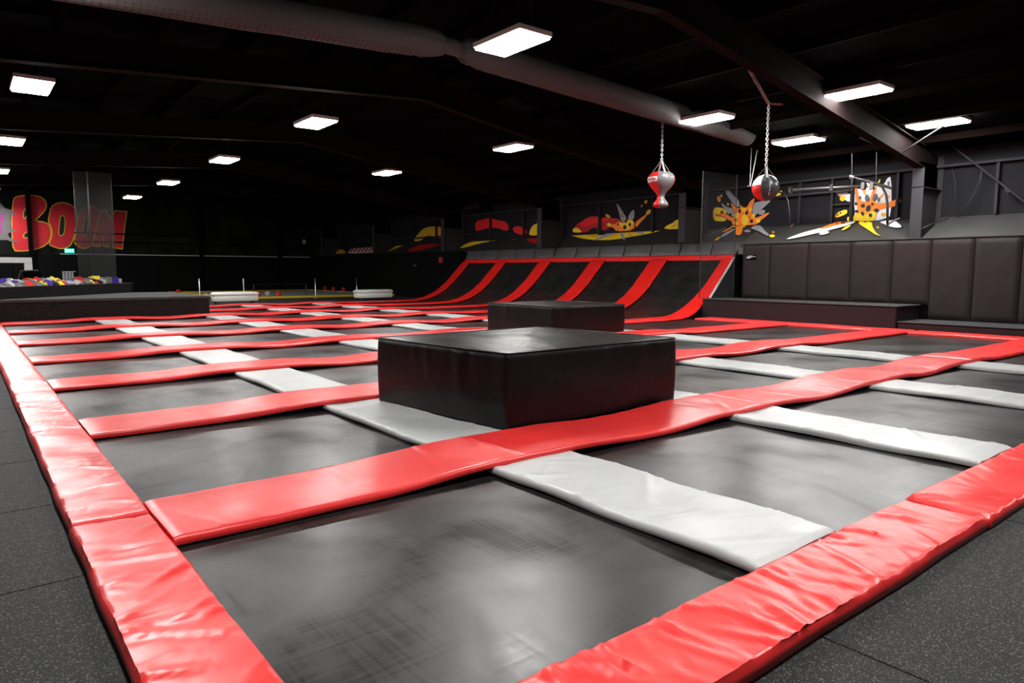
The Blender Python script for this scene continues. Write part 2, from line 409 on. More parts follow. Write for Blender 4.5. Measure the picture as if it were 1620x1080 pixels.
# wall pads along the right wall: seams read from the photograph
PXW = 18.06
seams = [11.78, 10.92, 9.78, 8.62, 7.60, 6.72, 5.82, 4.92, 4.0, 3.1, 2.2, 1.3, .4, -.5, -1.4, -2.3, -3.2, -4.1]
for i in range(len(seams)-1):
    y1, y0 = seams[i], seams[i+1]; zb = .50 if y0 > 6.6 else .15
    nyy, nzz = 16, 24; V = []; F = []
    h = 2.07-zb; wdt = y1-y0-.012
    for a in range(nyy+1):
        for bq in range(nzz+1):
            fy = a/nyy; fz = bq/nzz
            e = min(fy, 1-fy)*wdt; ez = min(fz, 1-fz)*h
            bul = .045*(1-math.exp(-e/.03))*(1-math.exp(-ez/.03))
            wr_ = .006*nz(fy*3+i*7, fz*5)+.010*nz(fy*9+i*3, fz*2.2+fy*4)*math.exp(-ez/.25)
            V.append((PXW-.005-bul-wr_*(bul > .01), y0+.006+wdt*fy, zb+h*fz))
    q = nzz+1
    for a in range(nyy):
        for bq in range(nzz): F.append((a*q+bq, a*q+bq+1, (a+1)*q+bq+1, (a+1)*q+bq))
    n0 = len(V); V += [(PXW+.02, y0+.006, zb), (PXW+.02, y1-.006, zb), (PXW+.02, y1-.006, 2.07), (PXW+.02, y0+.006, 2.07)]
    F.append((n0, n0+3, n0+2, n0+1))
    F.append(tuple([bq for bq in range(q)])+(n0+3, n0)); F.append(tuple([nyy*q+bq for bq in reversed(range(q))])+(n0+1, n0+2))
    F.append(tuple([a*q for a in reversed(range(nyy+1))])+(n0, n0+1)); F.append(tuple([a*q+nzz for a in range(nyy+1)])+(n0+2, n0+3))
    obj('wall_pad', V, F, 'brown_vinyl', wr, smooth=True, auto=.9)
MB().box(PXW+.02, WX-.17, WB, 11.76, FZ, 1.98).obj('backing_board', 'dark', wr)
MB().box(PXW-.05, PXW+.03, WB, 11.76, 2.07, 2.092).obj('cap_strip', 'ledge', wr)
# black pads beyond the ramp and along the far wall
y = 27.1
while y < 44.8:
    y1 = min(y+2.2, 44.9)
    MB().box(18.45, 18.78, y+.006, y1-.006, FZ, 2.20, bev=.015).obj('wall_pad', 'pad_black', wr); y = y1
x = WL+.05
while x < 18.3:
    x1 = min(x+2.3, 18.44)
    MB().box(x+.006, x1-.006, WY-.12, WY-.002, FZ, 2.12, bev=.015).obj('wall_pad', 'pad_black', wfar); x = x1
MB().box(4.4, 18.44, WY-.15, WY-.002, 2.125, 2.17).obj('cap_rail', 'offwhite', wfar)
for z, xa in ((3.32, 5.1), (2.85, 5.1)):
    MB().box(xa, 18.4, WY-.10, WY-.002, z-.03, z+.03).obj('rail', 'dark', wfar)
for x in (3.10, 11.6, 16.4): MB().box(x-.10, x+.10, WY-.30, WY-.002, FZ, 5.6).obj('column', 'dark', wfar)

# ------------------------------------------------------------------ platforms by the right wall
t = thing('platform', 'long dark platform with grey top along the padded right wall, its higher far half', 'platform', (17.35, 9.5, FZ))
MB().box(16.72, 17.99, 6.88, 12.18, FZ, .47, bev=.02).obj('base', 'brown_vinyl', t)
MB().box(16.70, 18.0, 6.86, 12.19, .475, .505, bev=.008).obj('deck', 'carpet_top', t)
t = thing('platform', 'low dark step with grey top below the padded wall, nearer than the high platform', 'platform', (17.35, 3, FZ))
MB().box(16.72, 17.99, WB+.05, 6.84, FZ, .125, bev=.02).obj('base', 'brown_vinyl', t)
MB().box(16.70, 18.0, WB+.04, 6.85, .13, .155, bev=.008).obj('deck', 'carpet_top', t)

# ------------------------------------------------------------------ trampoline court
# steel frame under pads
fr = MB()
def fbar(x0, x1, y0, y1, zt=-.056): fr.box(x0, x1, y0, y1, FZ-.6, zt)
for (a, b_) in GX:
    for k in range(9):
        ya = FY1 if k == 0 else BY[k-1][1]; yb = BY[k][0]
        if k >= 7 and b_ < 8: continue
        fbar(a+.12, b_-.12, ya-.05, yb+.05)
for k, (a, b_) in enumerate(BY): fbar(LX1-.05 if k < 7 else 5.72, RX0+.05, a+.1, b_-.1)
fbar(LX0+.13, LX1-.08, FY0+.13, 21.3, -.0695); fbar(LX0+.13, RX1-.13, FY0+.13, FY1-.08, -.0695); fbar(RX0+.1, RX1-.13, FY0+.13, 11.9, -.0695)
tag(fr.obj('court_substructure', 'frame'), 'dark steel frame hidden under the red and grey trampoline pads', 'frame')

# beds
def bed(x0, x1, y0, y1, label, sd):
    n = 14; V = []; F = []
    for i in range(n+1):
        for j in range(n+1):
            a = i/n; b_ = j/n; s = math.sin(PI*a)*math.sin(PI*b_) if 0 < i < n and 0 < j < n else 0
            V.append((x0+(x1-x0)*a, y0+(y1-y0)*b_, -.062-.010*s+.004*nz(a*2+sd, b_*2)*s))
    for i in range(n):
        for j in range(n): F.append((i*(n+1)+j, (i+1)*(n+1)+j, (i+1)*(n+1)+j+1, i*(n+1)+j+1))
    V, F = with_skirt(V, F, n, n, (0, 0, -.006))
    o = obj('trampoline_bed', V, F, 'bed', smooth=True)
    tag(o, label, 'trampoline', 'flat trampoline beds'); return o
CN = ['first', 'second', 'third', 'fourth']
colx = [(LX1, GX[0][0]), (GX[0][1], GX[1][0]), (GX[1][1], GX[2][0]), (GX[2][1], GX[3][0])]
for k in range(9):
    ya = (FY1 if k == 0 else BY[k-1][1])-.05; yb = BY[k][0]+.05
    rn = ORD[k]+' row' + (' from the front' if k else '')
    for c_, (xa, xb) in enumerate(colx):
        if k >= 7 and c_ < 3: continue
        bed(xa-.05, xb+.05, ya, yb, f'black trampoline bed, {CN[c_]} column from the left, {rn}', k*7+c_)
    if k >= 7: bed(5.76, GX[2][0]+.05, ya, yb, f'black trampoline bed just right of the carpeted stage, {rn}', k*9)
    if k < 4: bed(GX[3][1]-.05, RX0+.05, ya, yb, f'wide black trampoline bed along the right edge, {rn}', k*5)

# grey pads
for g, (a, b_) in enumerate(GX):
    for k in range(9):
        if k >= 7 and b_ < 8: continue
        ya = (FY1+.004 if k == 0 else BY[k-1][1]-.06); yb = BY[k][0]+.06
        near = k < 2
        pth = [Vector(((a+b_)/2, ya+(yb-ya)*i/8, -.052+.006*math.sin(i*1.3+g+k)*(0 < i < 8))) for i in range(9)]
        rn = ORD[k]+' row' + (' from the front' if k else '')
        o = pad('grey_pad', pth, AX, b_-a, .045 if k else .05, 'grey', res=.025 if near else .07, nv=26 if near else 10, creases=44 if near else 12,
                amp=.013 if near else .004, seed=k*11+g*3+1, wav=.012, cw=.018 if near else .03)
        tag(o, f'light grey pad in the {CN[g]} grey line from the left, {rn}', 'pad', 'light grey pads between the beds')

# red crossbars; they ride up over the grey pads
def hump(x):
    h = 0
    for (a, b_) in GX:
        cxx = (a+b_)/2; d = abs(x-cxx)
        h = max(h, 1 if d < .36 else max(0, 1-(d-.36)/.95))
    return h*h*(3-2*h)
for k, (a, b_) in enumerate(BY):
    xs = [LX1+.004, 5.95, 11.35, RX0-.004] if k < 7 else [5.80, 11.35, RX0-.004]
    if k >= 3: xs[-1] = 14.9
    nm = ['left', 'middle', 'right'] if k < 7 else ['left', 'right']
    for i in range(len(xs)-1):
        n = int((xs[i+1]-xs[i])/.12); pth = []
        for j in range(n+1):
            x = xs[i]+(xs[i+1]-xs[i])*j/n
            hh = hump(x) if not (k >= 7 and x < 7.3) else 0
            pth.append(Vector((x, (a+b_)/2+.012*nz(x*.8, k*3.1), -.052+.040*hh+.006*nz(x*1.3, k)*(1-hh) + .004)))
        near = k < 1; mid = k < 3
        o = pad('red_pad', pth, AY, b_-a, .045, 'red', res=.026 if near else (.06 if mid else .1), nv=26 if near else (14 if mid else 8), creases=46 if near else 20,
                amp=.011 if near else .007, seed=k*13+i*5+2, wav=.010, cw=.016 if near else .025)
        tag(o, f'red pad, {nm[i]} length of the {("first" if k == 0 else ORD[k])} red crossbar from the front' if k < 8 else
            f'red pad, {nm[i]} length of the farthest red crossbar', 'pad', 'red crossbar pads')
# borders
def border(pts, side, wid, labels, seed, th=.066, res=.024, near=True, creases=110, amp=.014):
    for i in range(len(pts)-1):
        p0, p1 = Vector(pts[i]), Vector(pts[i+1]); d = (p1-p0).normalized()
        p0 = p0+d*.004; p1 = p1-d*.004; n = 20
        pth = [p0.lerp(p1, j/n)+Vector((0, 0, .002*math.sin(j*.9+i))) for j in range(n+1)]
        o = pad('red_pad', pth, side, wid, th, 'red', res=res if near else .08, nv=22 if near else 10, creases=creases, amp=amp, seed=seed+i, wav=.010, cw=.013)
        tag(o, labels[i], 'pad', 'red border pads')
lx = (LX0+LX1)/2
border([(lx, 1.16, FZ), (lx, 4.08, FZ), (lx, 9.7, FZ)], AX, LX1-LX0, ['red pad on the left border, the length nearest the camera', 'red pad on the left border, its second length from the front'], 40)
border([(lx, 9.7, FZ), (lx, 15.3, FZ), (lx, 21.3, FZ)], AX, LX1-LX0, ['red pad on the left border, its third length from the front', 'red pad on the left border, the farthest length, ending at the stage'], 50, near=False, creases=20)
fy = (FY0+FY1)/2
border([(LX1, fy, FZ), (4.22, fy, FZ), (9.6, fy, FZ)], AY, FY1-FY0, ['red pad at the front edge, bottom centre of the photo', 'wrinkled red pad at the front edge, lower right of the photo'], 60, creases=170)
border([(9.6, fy, FZ), (16.0, fy, FZ)], AY, FY1-FY0, ['red pad at the front edge continuing right out of the photo'], 65, near=False)
rx = (RX0+RX1)/2
border([(rx, FY0, FZ), (rx, 6.4, FZ), (rx, 11.9, FZ)], AX, RX1-RX0, ['red pad along the foot of the low step on the right', 'red pad along the foot of the high platform on the right'], 70, near=False, creases=16, amp=.004)

# ------------------------------------------------------------------ ramp trampolines
RP = [(14.9, -.05), (15.5, -.045), (15.95, -.01), (16.35, .07), (16.75, .21), (17.15, .42), (17.6, .76), (18.05, 1.20), (18.50, 1.66)]
def rpath(y, x0=14.9, dz=0, top=1.0):
    return [Vector((x, y, z+dz)) for x, z in RP]
ramp_y = [BY[k] for k in range(3, 9)]
for i, (a, b_) in enumerate(ramp_y):
    pp = rpath((a+b_)/2, dz=.004)
    if i == 0: pp = [Vector((v.x, v.y+.27*min(1, max(0, (v.x-15.4)/1.4)), v.z)) for v in pp]
    o = pad('ramp_pad', pp, AY, b_-a, .05, 'red_ramp', res=.05, nv=12, creases=26, amp=.007, seed=90+i, wav=.01, wid2=.40 if i == 0 else None)
    tag(o, ['red strip curving up the near right end of the ramp', 'red strip up the ramp, second from its near end', 'red strip up the ramp, third from its near end', 'red strip up the ramp, third from its far end',
            'red strip up the ramp, second from its far end', 'narrow looking red strip at the far left end of the ramp'][i], 'pad', 'red strips up the ramp')
def catmull(pts, n):
    out = []
    for i in range(len(pts)-1):
        p0 = pts[max(i-1, 0)]; p1 = pts[i]; p2 = pts[i+1]; p3 = pts[min(i+2, len(pts)-1)]
        for j in range(n):
            t = j/n
            out.append(tuple(.5*((2*p1[q])+(-p0[q]+p2[q])*t+(2*p0[q]-5*p1[q]+4*p2[q]-p3[q])*t*t+(-p0[q]+3*p1[q]-3*p2[q]+p3[q])*t**3) for q in range(2)))
    out.append(pts[-1]); return out
for i in range(5):
    y0 = ramp_y[i][1]-.05; y1 = ramp_y[i+1][0]+.05
    if i == 0: y0 = 12.60
    prof = catmull([(GX[3][1]-.05, -.064), (13.5, -.07)]+[(x, z-.028) for x, z in RP], 5); ny = 10; V = []; F = []
    for (x, z) in prof:
        for j in range(ny+1):
            f = j/ny; sg = math.sin(PI*f)*(.05 if 15.2 < x < 18.3 else .012)
            V.append((x-sg*.3*(x > 15.2), (y0-.0*(x < 16))+(y1-y0)*f, z+(sg*.6 if 15.2 < x < 17.2 else -.3*sg)))
    for a in range(len(prof)-1):
        for j in range(ny): F.append((a*(ny+1)+j, (a+1)*(ny+1)+j, (a+1)*(ny+1)+j+1, a*(ny+1)+j+1))
    V, F = with_skirt(V, F, len(prof)-1, ny, (.004, 0, -.005))
    o = obj('ramp_bed', V, F, 'bed', smooth=True)
    tag(o, ['black bed curving up into the ramp, nearest and largest', 'black bed curving up into the ramp, second from the near end', 'middle black bed of the five curving up the ramp',
            'black bed curving up into the ramp, second from the far end', 'black bed curving up into the ramp, farthest left'][i], 'trampoline', 'beds curving up the ramp')
tx, tz = 18.56, 1.64
for i, (a, b_) in enumerate(((12.34, 17.4), (17.4, 22.2), (22.2, 26.9))):
    pth = [Vector((tx, a+.003+(b_-a-.006)*j/10, tz)) for j in range(11)]
    sd = Vector((.42, 0, .90)).normalized()
    o = pad('ramp_top_pad', pth, sd, .30, .05, 'red_ramp', res=.08, nv=8, creases=14, amp=.004, seed=120+i, wav=.004)
    tag(o, ['red rail pad along the ramp top, near right length', 'red rail pad along the ramp top, middle length', 'red rail pad along the ramp top, far left length'][i], 'pad', 'red pads along the ramp top')
t = thing('ramp_support', 'black frame behind the ramp trampolines with grey cap panels and steel side rails', 'frame', (17.8, 19, FZ-.5))
fbk = MB()
for i, (a, b_) in enumerate(ramp_y):
    if i == 0: a, b_ = 12.32, 12.86
    for q in range(len(RP)-1):
        (xa, za), (xb, zb) = RP[q], RP[q+1]
        fbk.hexa([(xa, a+.15, za-.30), (xb, a+.15, zb-.30), (xb, b_-.15, zb-.30), (xa, b_-.15, za-.30), (xa, a+.15, za-.04), (xb, a+.15, zb-.04), (xb, b_-.15, zb-.04), (xa, b_-.15, za-.04)])
fbk.box(18.62, 18.84, 12.4, 26.9, FZ, 1.75)
fbk.obj('ramp_beam', 'frame', t)
MB().add([(16.70, 12.30, .0), (18.6, 12.30, .0), (18.6, 12.30, 1.95), (18.45, 12.30, 1.75), (16.70, 12.30, .0),
          (16.70, 12.33, .0), (18.6, 12.33, .0), (18.6, 12.33, 1.95), (18.45, 12.33, 1.75)][0:4]+[(16.70, 12.33, .0), (18.6, 12.33, .0), (18.6, 12.33, 1.95), (18.45, 12.33, 1.75)],
         [(0, 1, 2, 3), (7, 6, 5, 4), (0, 4, 5, 1), (1, 5, 6, 2), (2, 6, 7, 3), (3, 7, 4, 0)]).obj('side_panel', 'side_dark', t)
for dx in (0, .07):
    MB().tube([(16.98+dx, 12.14, .52), (18.13+dx, 12.14, 1.70)], .013, 8).obj('side_rail', 'chain', t)
# grey cap panels above the ramp
n = 12; y0 = 12.1; dy = (26.95-y0)/n
for i in range(n):
    a = y0+i*dy+.022; b_ = y0+(i+1)*dy-.022
    V = []; F = []; nn = 6
    for s in range(nn+1):
        for q in range(nn+1):
            fs, fq = s/nn, q/nn; e = min(fs, 1-fs, fq, 1-fq)
            off = .02*(1-math.exp(-e/.08))+.004*nz(fs*4+i*5, fq*4)
            V.append((18.66+.14*fq-off, a+(b_-a)*fs, 1.80+.39*fq+off*.3))
    for s in range(nn):
        for q in range(nn): F.append((s*(nn+1)+q, s*(nn+1)+q+1, (s+1)*(nn+1)+q+1, (s+1)*(nn+1)+q))
    V, F = with_skirt(V, F, nn, nn, (.025, 0, -.012))
    o = obj('cap_panel', V, F, 'panel_grey', t, smooth=True)

# ------------------------------------------------------------------ padded blocks
def block(name, base, h, label, seed, bot=.003):
    """four plan corners ccw from front-left; vinyl cover with soft edges, seams and drape folds"""
    t = thing(name, label, 'block', (sum(p[0] for p in base)/4, sum(p[1] for p in base)/4, bot), 'black padded blocks on the beds')
    P = [Vector((p[0], p[1], 0)) for p in base]; cc = sum(P, Vector())/4
    per = []  # perimeter samples with outward normals
    rr = .05; ns = 44
    for i in range(4):
        p, q = P[i], P[(i+1) % 4]; d = (q-p).normalized(); L = (q-p).length; nn = Vector((d.y, -d.x, 0))
        for j in range(ns):
            f = j/(ns-1); s = rr+(L-2*rr)*f
            per.append((p+d*s, nn, i, s, L))
        d2 = (P[(i+2) % 4]-q).normalized(); n2 = Vector((d2.y, -d2.x, 0)); ctr = q-d*rr+d2*rr
        for a in (.25, .5, .75):
            m_ = (nn*(1-a)+n2*a).normalized(); per.append((ctr+m_*rr, m_, i, L, L))
    N = len(per); V = []; F = []; rows = 22
    rs = random.Random(seed)
    folds = [(rs.randrange(4), rs.uniform(.1, 2.0), rs.uniform(-.35, .35), rs.uniform(.02, .05), rs.uniform(-.006, .012), rs.uniform(.2, .55)) for _ in range(46)]
    for r_ in range(rows+1):
        z = h*r_/rows
        for (p, nn, i, s, L) in per:
            e = min(s, L-s)
            off = .012*math.sin(PI*min(1, r_/rows))+.010*nz(s*1.6+i*9, z*2.2, seed)*min(1, e/.2)
            for (fi, fs, sl, wd, am, dp) in folds:
                if fi == i and e > .04:
                    dd = h-z
                    if dd < dp: off += am*(1-dd/dp)*math.exp(-((s-fs-sl*dd)/wd)**2)*min(1, dd/.04+.2)
            if r_ == rows: off -= .014
            v = p+nn*off; V.append((v.x, v.y, bot+z))
    for r_ in range(rows):
        for j in range(N): F.append((r_*N+j, r_*N+(j+1) % N, (r_+1)*N+(j+1) % N, (r_+1)*N+j))
    F.append(tuple(reversed(range(N))))
    o = obj('cover_side', V+[], F, 'black_vinyl', t, smooth=True, auto=1.0)
    # top panel: concentric rings shrinking to centre
    V = []; F = []; R = 24
    for k in range(R+1):
        f = 1-k/R
        for (p, nn, i, s, L) in per:
            q = p-nn*.010; v = cc+(q-cc)*f if k < R else cc+(q-cc)*.004
            z = h+.006*(1-f)-.006*(1 if k == 0 else 0)+(.010*nz(v.x*2.2, v.y*2.2, seed)+.005*nz(v.x*7, v.y*7, seed+3))*(1-f**6)
            V.append((v.x, v.y, bot+z+.004))
    for k in range(R):
        for j in range(N): F.append((k*N+j, k*N+(j+1) % N, (k+1)*N+(j+1) % N, (k+1)*N+j))
    F.append(tuple(range(R*N, R*N+N)))
    obj('cover_top', V, F, 'black_vinyl', t, smooth=True)
    # piped seam
    MB().tube([(p.x+nn.x*-.004, p.y+nn.y*-.004, bot+h+.002) for (p, nn, i, s, L) in per], .006, 6, closed=True).obj('piping', 'black_vinyl', o, smooth=True)
    return t
block('padded_block', [(3.42, 4.34), (5.60, 4.36), (5.36, 6.26), (3.22, 6.22)], .625, 'large black padded block in the middle of the court, nearest the camera', 3)
block('padded_block', [(8.86, 9.86), (10.92, 9.88), (10.86, 11.98), (8.84, 11.95)], .60, 'smaller looking black padded block behind the front block', 5)

# ------------------------------------------------------------------ carpeted stage
st = thing('stage', 'low black carpeted stage with grey top at the left beyond the first beds', 'stage', (2.5, 23, FZ))
SX = 5.70
def prism(poly, z0, z1):
    n = len(poly); V = [(x, y, z0) for x, y in poly]+[(x, y, z1) for x, y in poly]
    return V, [tuple(reversed(range(n))), tuple(range(n, 2*n))]+[(i, (i+1) % n, n+(i+1) % n, n+i) for i in range(n)]
poly = [(-6.0, 21.85), (-1, 21.62), (.75, 21.55), (SX, 21.40), (SX, 26.3), (4.9, 26.8), (.8, 21.95), (-6.0, 21.9)]
V, F = prism([(-6.0, 21.68), (.75, 21.52), (SX, 21.40), (SX, 26.3), (4.55, 26.5), (.60, 21.62), (-6, 21.75)], FZ, .50)
obj('stage_body', V, F, 'carpet', st)
V, F = prism([(-6.0, 21.66), (.75, 21.50), (SX+.02, 21.38), (SX+.02, 26.32), (4.55, 26.55), (.60, 21.64), (-6, 21.77)], .502, .535)
obj('stage_deck', V, F, 'carpet_top', st)
MB().hexa([(-6, 21.645, .47), (.75, 21.485, .47), (.75, 21.50, .47), (-6, 21.66, .47), (-6, 21.645, .537), (.75, 21.485, .537), (.75, 21.50, .537), (-6, 21.66, .537)]).hexa(
    [(.75, 21.485, .47), (SX+.02, 21.365, .47), (SX+.02, 21.38, .47), (.75, 21.50, .47), (.75, 21.485, .537), (SX+.02, 21.365, .537), (SX+.02, 21.38, .537), (.75, 21.50, .537)]).obj('nosing', 'darksteel', st)

# ------------------------------------------------------------------ foam pit
fp = thing('foam_pit', 'black carpeted foam pit wall behind the stage, filled with foam cubes', 'foam pit', (2.5, 25.5, FZ))
A = Vector((-3.9, 16.9+.0, 0)); 
A = Vector((.45, 21.72, 0)); B = Vector((4.72, 26.95, 0)); dv = (B-A).normalized(); nv_ = Vector((-dv.y, dv.x, 0))
A2 = A+nv_*5.2; B2 = B+nv_*5.2
def slab(a, b, th, z0, z1, mk, nm, par):
    d = (b-a).normalized(); n_ = Vector((-d.y, d.x, 0))*th
    P = [a, b, b+n_, a+n_]
    return MB().hexa([(p.x, p.y, z0) for p in P]+[(p.x, p.y, z1) for p in P]).obj(nm, mk, par)
PT = .83
slab(A, B, .15, FZ, PT, 'carpet', 'pit_wall', fp); slab(B, B2, .15, FZ, PT, 'carpet', 'pit_wall', fp)
slab(B2, A2, .15, FZ, PT, 'carpet', 'pit_wall', fp); slab(A2, A, .15, FZ, PT, 'carpet', 'pit_wall', fp)
slab(A-dv*.01, B+dv*.02, .17, PT+.002, PT+.022, 'darksteel', 'pit_rim', fp)
fi = A+nv_*.16+dv*.02; fj = B+nv_*.16-dv*.17
P = [fi, fj, fj+nv_*4.8, fi+nv_*4.8]
MB().hexa([(p.x, p.y, FZ) for p in P]+[(p.x, p.y, PT-.12) for p in P]).obj('foam_fill', 'f_grey', fp)
fc = {'f_grey': 'grey', 'f_red': 'red', 'f_yellow': 'yellow', 'f_purple': 'purple', 'f_black': 'black', 'f_lilac': 'lilac', 'f_pale': 'pale grey'}
cubeme = {}
for k in fc:
    m_ = MB().box(-.105, .105, -.105, .105, -.105, .105, bev=.008); cubeme[k] = mesh_data('foam_cube', m_.V, m_.F, k)
rs = random.Random(5)
L = (fj-fi).length
seq = ['f_pale', 'f_yellow', 'f_purple', 'f_lilac', 'f_grey', 'f_grey', 'f_pale', 'f_grey', 'f_grey', 'f_red', 'f_grey', 'f_grey', 'f_yellow', 'f_purple', 'f_black', 'f_yellow', 'f_red', 'f_lilac',
       'f_grey', 'f_pale', 'f_grey', 'f_grey', 'f_yellow', 'f_red', 'f_black', 'f_pale', 'f_grey', 'f_purple', 'f_purple', 'f_pale']
for r_ in range(3):
    for i, k in enumerate(seq):
        kk = k if r_ == 0 else rs.choice(seq)
        s = (i+.5)/len(seq)*L*.99+rs.uniform(-.06, .06)
        p = fi+dv*s+nv_*(.17+r_*.42+rs.uniform(-.04, .05))
        o = bpy.data.objects.new('foam_cube', cubeme[kk]); COL.objects.link(o)
        flat = i > 24
        o.location = (p.x, p.y, PT+.0+(.05 if r_ else .0)+rs.uniform(-.06, .05)+(.08 if flat else 0))
        o.rotation_euler = (rs.uniform(-.7, .7)*(not flat), rs.uniform(-.7, .7)*(not flat), rs.uniform(0, 1.5) if not flat else .1)
        tag(o, f'{fc[kk]} foam cube heaped in the foam pit', 'foam cube', f'{fc[kk]} foam cubes in the pit')

# ------------------------------------------------------------------ ottomans
def ottoman(x0, y0, label):
    t = thing('ottoman', label, 'ottoman', (x0+.86, y0+.27, FZ), 'white ottomans beyond the court')
    x1, y1 = x0+1.72, y0+.55
    V = []; F = []; nx, ny = 26, 10
    MB().box(x0+.01, x1-.01, y0+.01, y1-.01, .045, .27, bev=.02).obj('base', 'white', t, smooth=True, auto=.8)
    m_ = MB(); rings = [(0, .27), (-.015, .29), (-.02, .33), (-.01, .37), (.03, .40), (.09, .415), (.2, .42)]
    for ins, z in rings:
        V += [(x0+ins+.03, y0+ins, z), (x1-ins-.03, y0+ins, z), (x1-ins, y0+ins+.03, z), (x1-ins, y1-ins-.03, z), (x1-ins-.03, y1-ins, z), (x0+ins+.03, y1-ins, z), (x0+ins, y1-ins-.03, z), (x0+ins, y0+ins+.03, z)]
    for k in range(len(rings)-1):
        for j in range(8): F.append((k*8+j, k*8+(j+1) % 8, k*8+8+(j+1) % 8, k*8+8+j))
    F += [tuple(reversed(range(8))), tuple(range(len(rings)*8-8, len(rings)*8))]
    obj('cushion', V, F, 'white', t, smooth=True, auto=1.0)
    for px in (x0+.10, x1-.16):
        for py in (y0+.05, y1-.11): MB().box(px, px+.06, py, py+.06, FZ, .045).obj('leg', 'darksteel', t)
ottoman(7.86, 28.7, 'white leatherette ottoman bench beside the right end of the stage')
ottoman(14.0, 28.6, 'white leatherette ottoman bench nearer the ramp, right of the posts')

# posts with net, dodgeball court
PX = []
for i, (px, py) in enumerate(((315, 470), (385, 470), (498.5, 470), (564, 470))):
    g = hit(px, 470.4-(px-498)*.0176, Vector((0, 0, 0)), Vector((0, 0, 1))); 
    d = ray(px, 440); k = 32.0/d.y; x = d.x*k
    t = thing('post', ['slim steel post standing behind the stage corner', 'slim steel post behind the left ottoman', 'slim steel post standing free between the two ottomans', 'slim steel post behind the right ottoman'][i], 'post', (x, 32.0, FZ), 'slim steel posts')
    MB().lathe([(0, 0), (.13, 0), (.13, .012), (.05, .03), (.035, .05)], (x, 32, FZ), 16).obj('foot', 'steel', t, smooth=True)
    MB().lathe([(.024, .03), (.024, .98), (.0, .99)], (x, 32, FZ), 12).obj('pole', 'steel', t, smooth=True); PX.append(x)
dc = thing('dodgeball_court', 'low sunken ball court with yellow edge pads and blue grey strips', 'court', (14.6, 38, FZ))
for (xa, xb, ya, yb) in ((9.5, 18.3, 33.1, 33.7), (9.5, 18.3, 43.6, 44.3), (9.5, 10.1, 33.72, 43.58), (17.9, 18.36, 33.72, 43.58)):
    MB().box(xa, xb, ya, yb, FZ, .03, bev=.02).obj('yellow_pad', 'yellow_mat', dc, smooth=True, auto=.6)
for y in (35.2, 37.3, 39.4, 41.5):
    MB().box(10.12, 17.88, y, y+.55, FZ, .02, bev=.02).obj('grey_strip', 'court_grey', dc, smooth=True, auto=.6)
for y in (33.72, 35.77, 37.87, 39.97, 42.07):
    MB().box(10.12, 17.88, y, y+1.4, FZ, FZ+.02).obj('bed', 'bed', dc)
for x0_, x1_ in ((10.9, 13.9),):
    pass
def ball(x, y, z, r, mk, label, grp):
    prof = [(r*math.sin(PI*i/12), -r*math.cos(PI*i/12)) for i in range(13)]
    tag(MB().lathe(prof, (x, y, z+r), 16).obj('ball', mk, smooth=True), label, 'ball', grp)
ball(11.59, 33.4, .03, .13, 'f_pale', 'pale grey ball on the yellow pad behind the left ottoman', 'balls')
ball(11.17, 33.45, .03, .11, 'f_red', 'red ball on the yellow pad, half hidden by the left ottoman', 'balls')
ball(12.15, 33.5, .03, .12, 'f_red', 'red ball on the yellow pad left of the free post', 'balls')
for x, y, lb in ((18.1, 41.7, 'leftmost of three'), (18.12, 40.5, 'middle of three'), (18.14, 39.1, 'rightmost of three')): ball(x, y, .03, .12, 'f_red', lb+' small red balls on the side yellow pad between the benches', 'red balls on the side pad')
ball(9.8, 43.0, FZ, .13, 'f_red', 'lone red ball on the floor beyond the stage', 'balls')
ball(8.65, 32.9, FZ, .16, 'f_pale', 'pale ball beyond the stage corner, left of the bench', 'balls')
t = thing('low_net', 'low black net strung across the ball court between two dark posts', 'net', (13.0, 36.5, FZ))
for x in (11.1, 13.7): MB().tube([(x, 33.9, FZ+.02), (x, 33.9, .62)], .03, 8).obj('post', 'darksteel', t)
for z in (.6, .28): MB().tube([(11.1, 33.9, z), (13.7, 33.9, z)], .012, 6).obj('cord', 'darksteel', t)

# ------------------------------------------------------------------ lamps
def lamp(x, y, z, label, grp, tilt=0):
    t = thing('ceiling_lamp', label, 'lamp', (x, y, z), grp)
    hx, hy = .29, .54
    m_ = MB().box(-hx-.02, hx+.02, -hy-.02, hy+.02, .012, .085, bev=.006)
    c_ = bpy.data.objects.new('housing', HM); COL.objects.link(c_); c_.parent = t
    d_ = bpy.data.objects.new('diffuser', DM); COL.objects.link(d_); d_.parent = c_
    for s in (-1, 1):
        top = roofz(x)-z-.002
        w_ = MB().tube([(x, y+s*.45, z+.08), (x, y+s*.45, z+top)], .004, 5).obj('hanger', 'darksteel', c_)
m_ = MB().box(-.31, .31, -.56, .56, .012, .085, bev=.006); HM = mesh_data('housing', m_.V, m_.F, 'lamp_case')
m_ = MB().box(-.285, .285, -.535, .535, -.022, .011, bev=.008); DM = mesh_data('diffuser', m_.V, m_.F, 'lamp')
G = 'flat rectangular ceiling lamps'
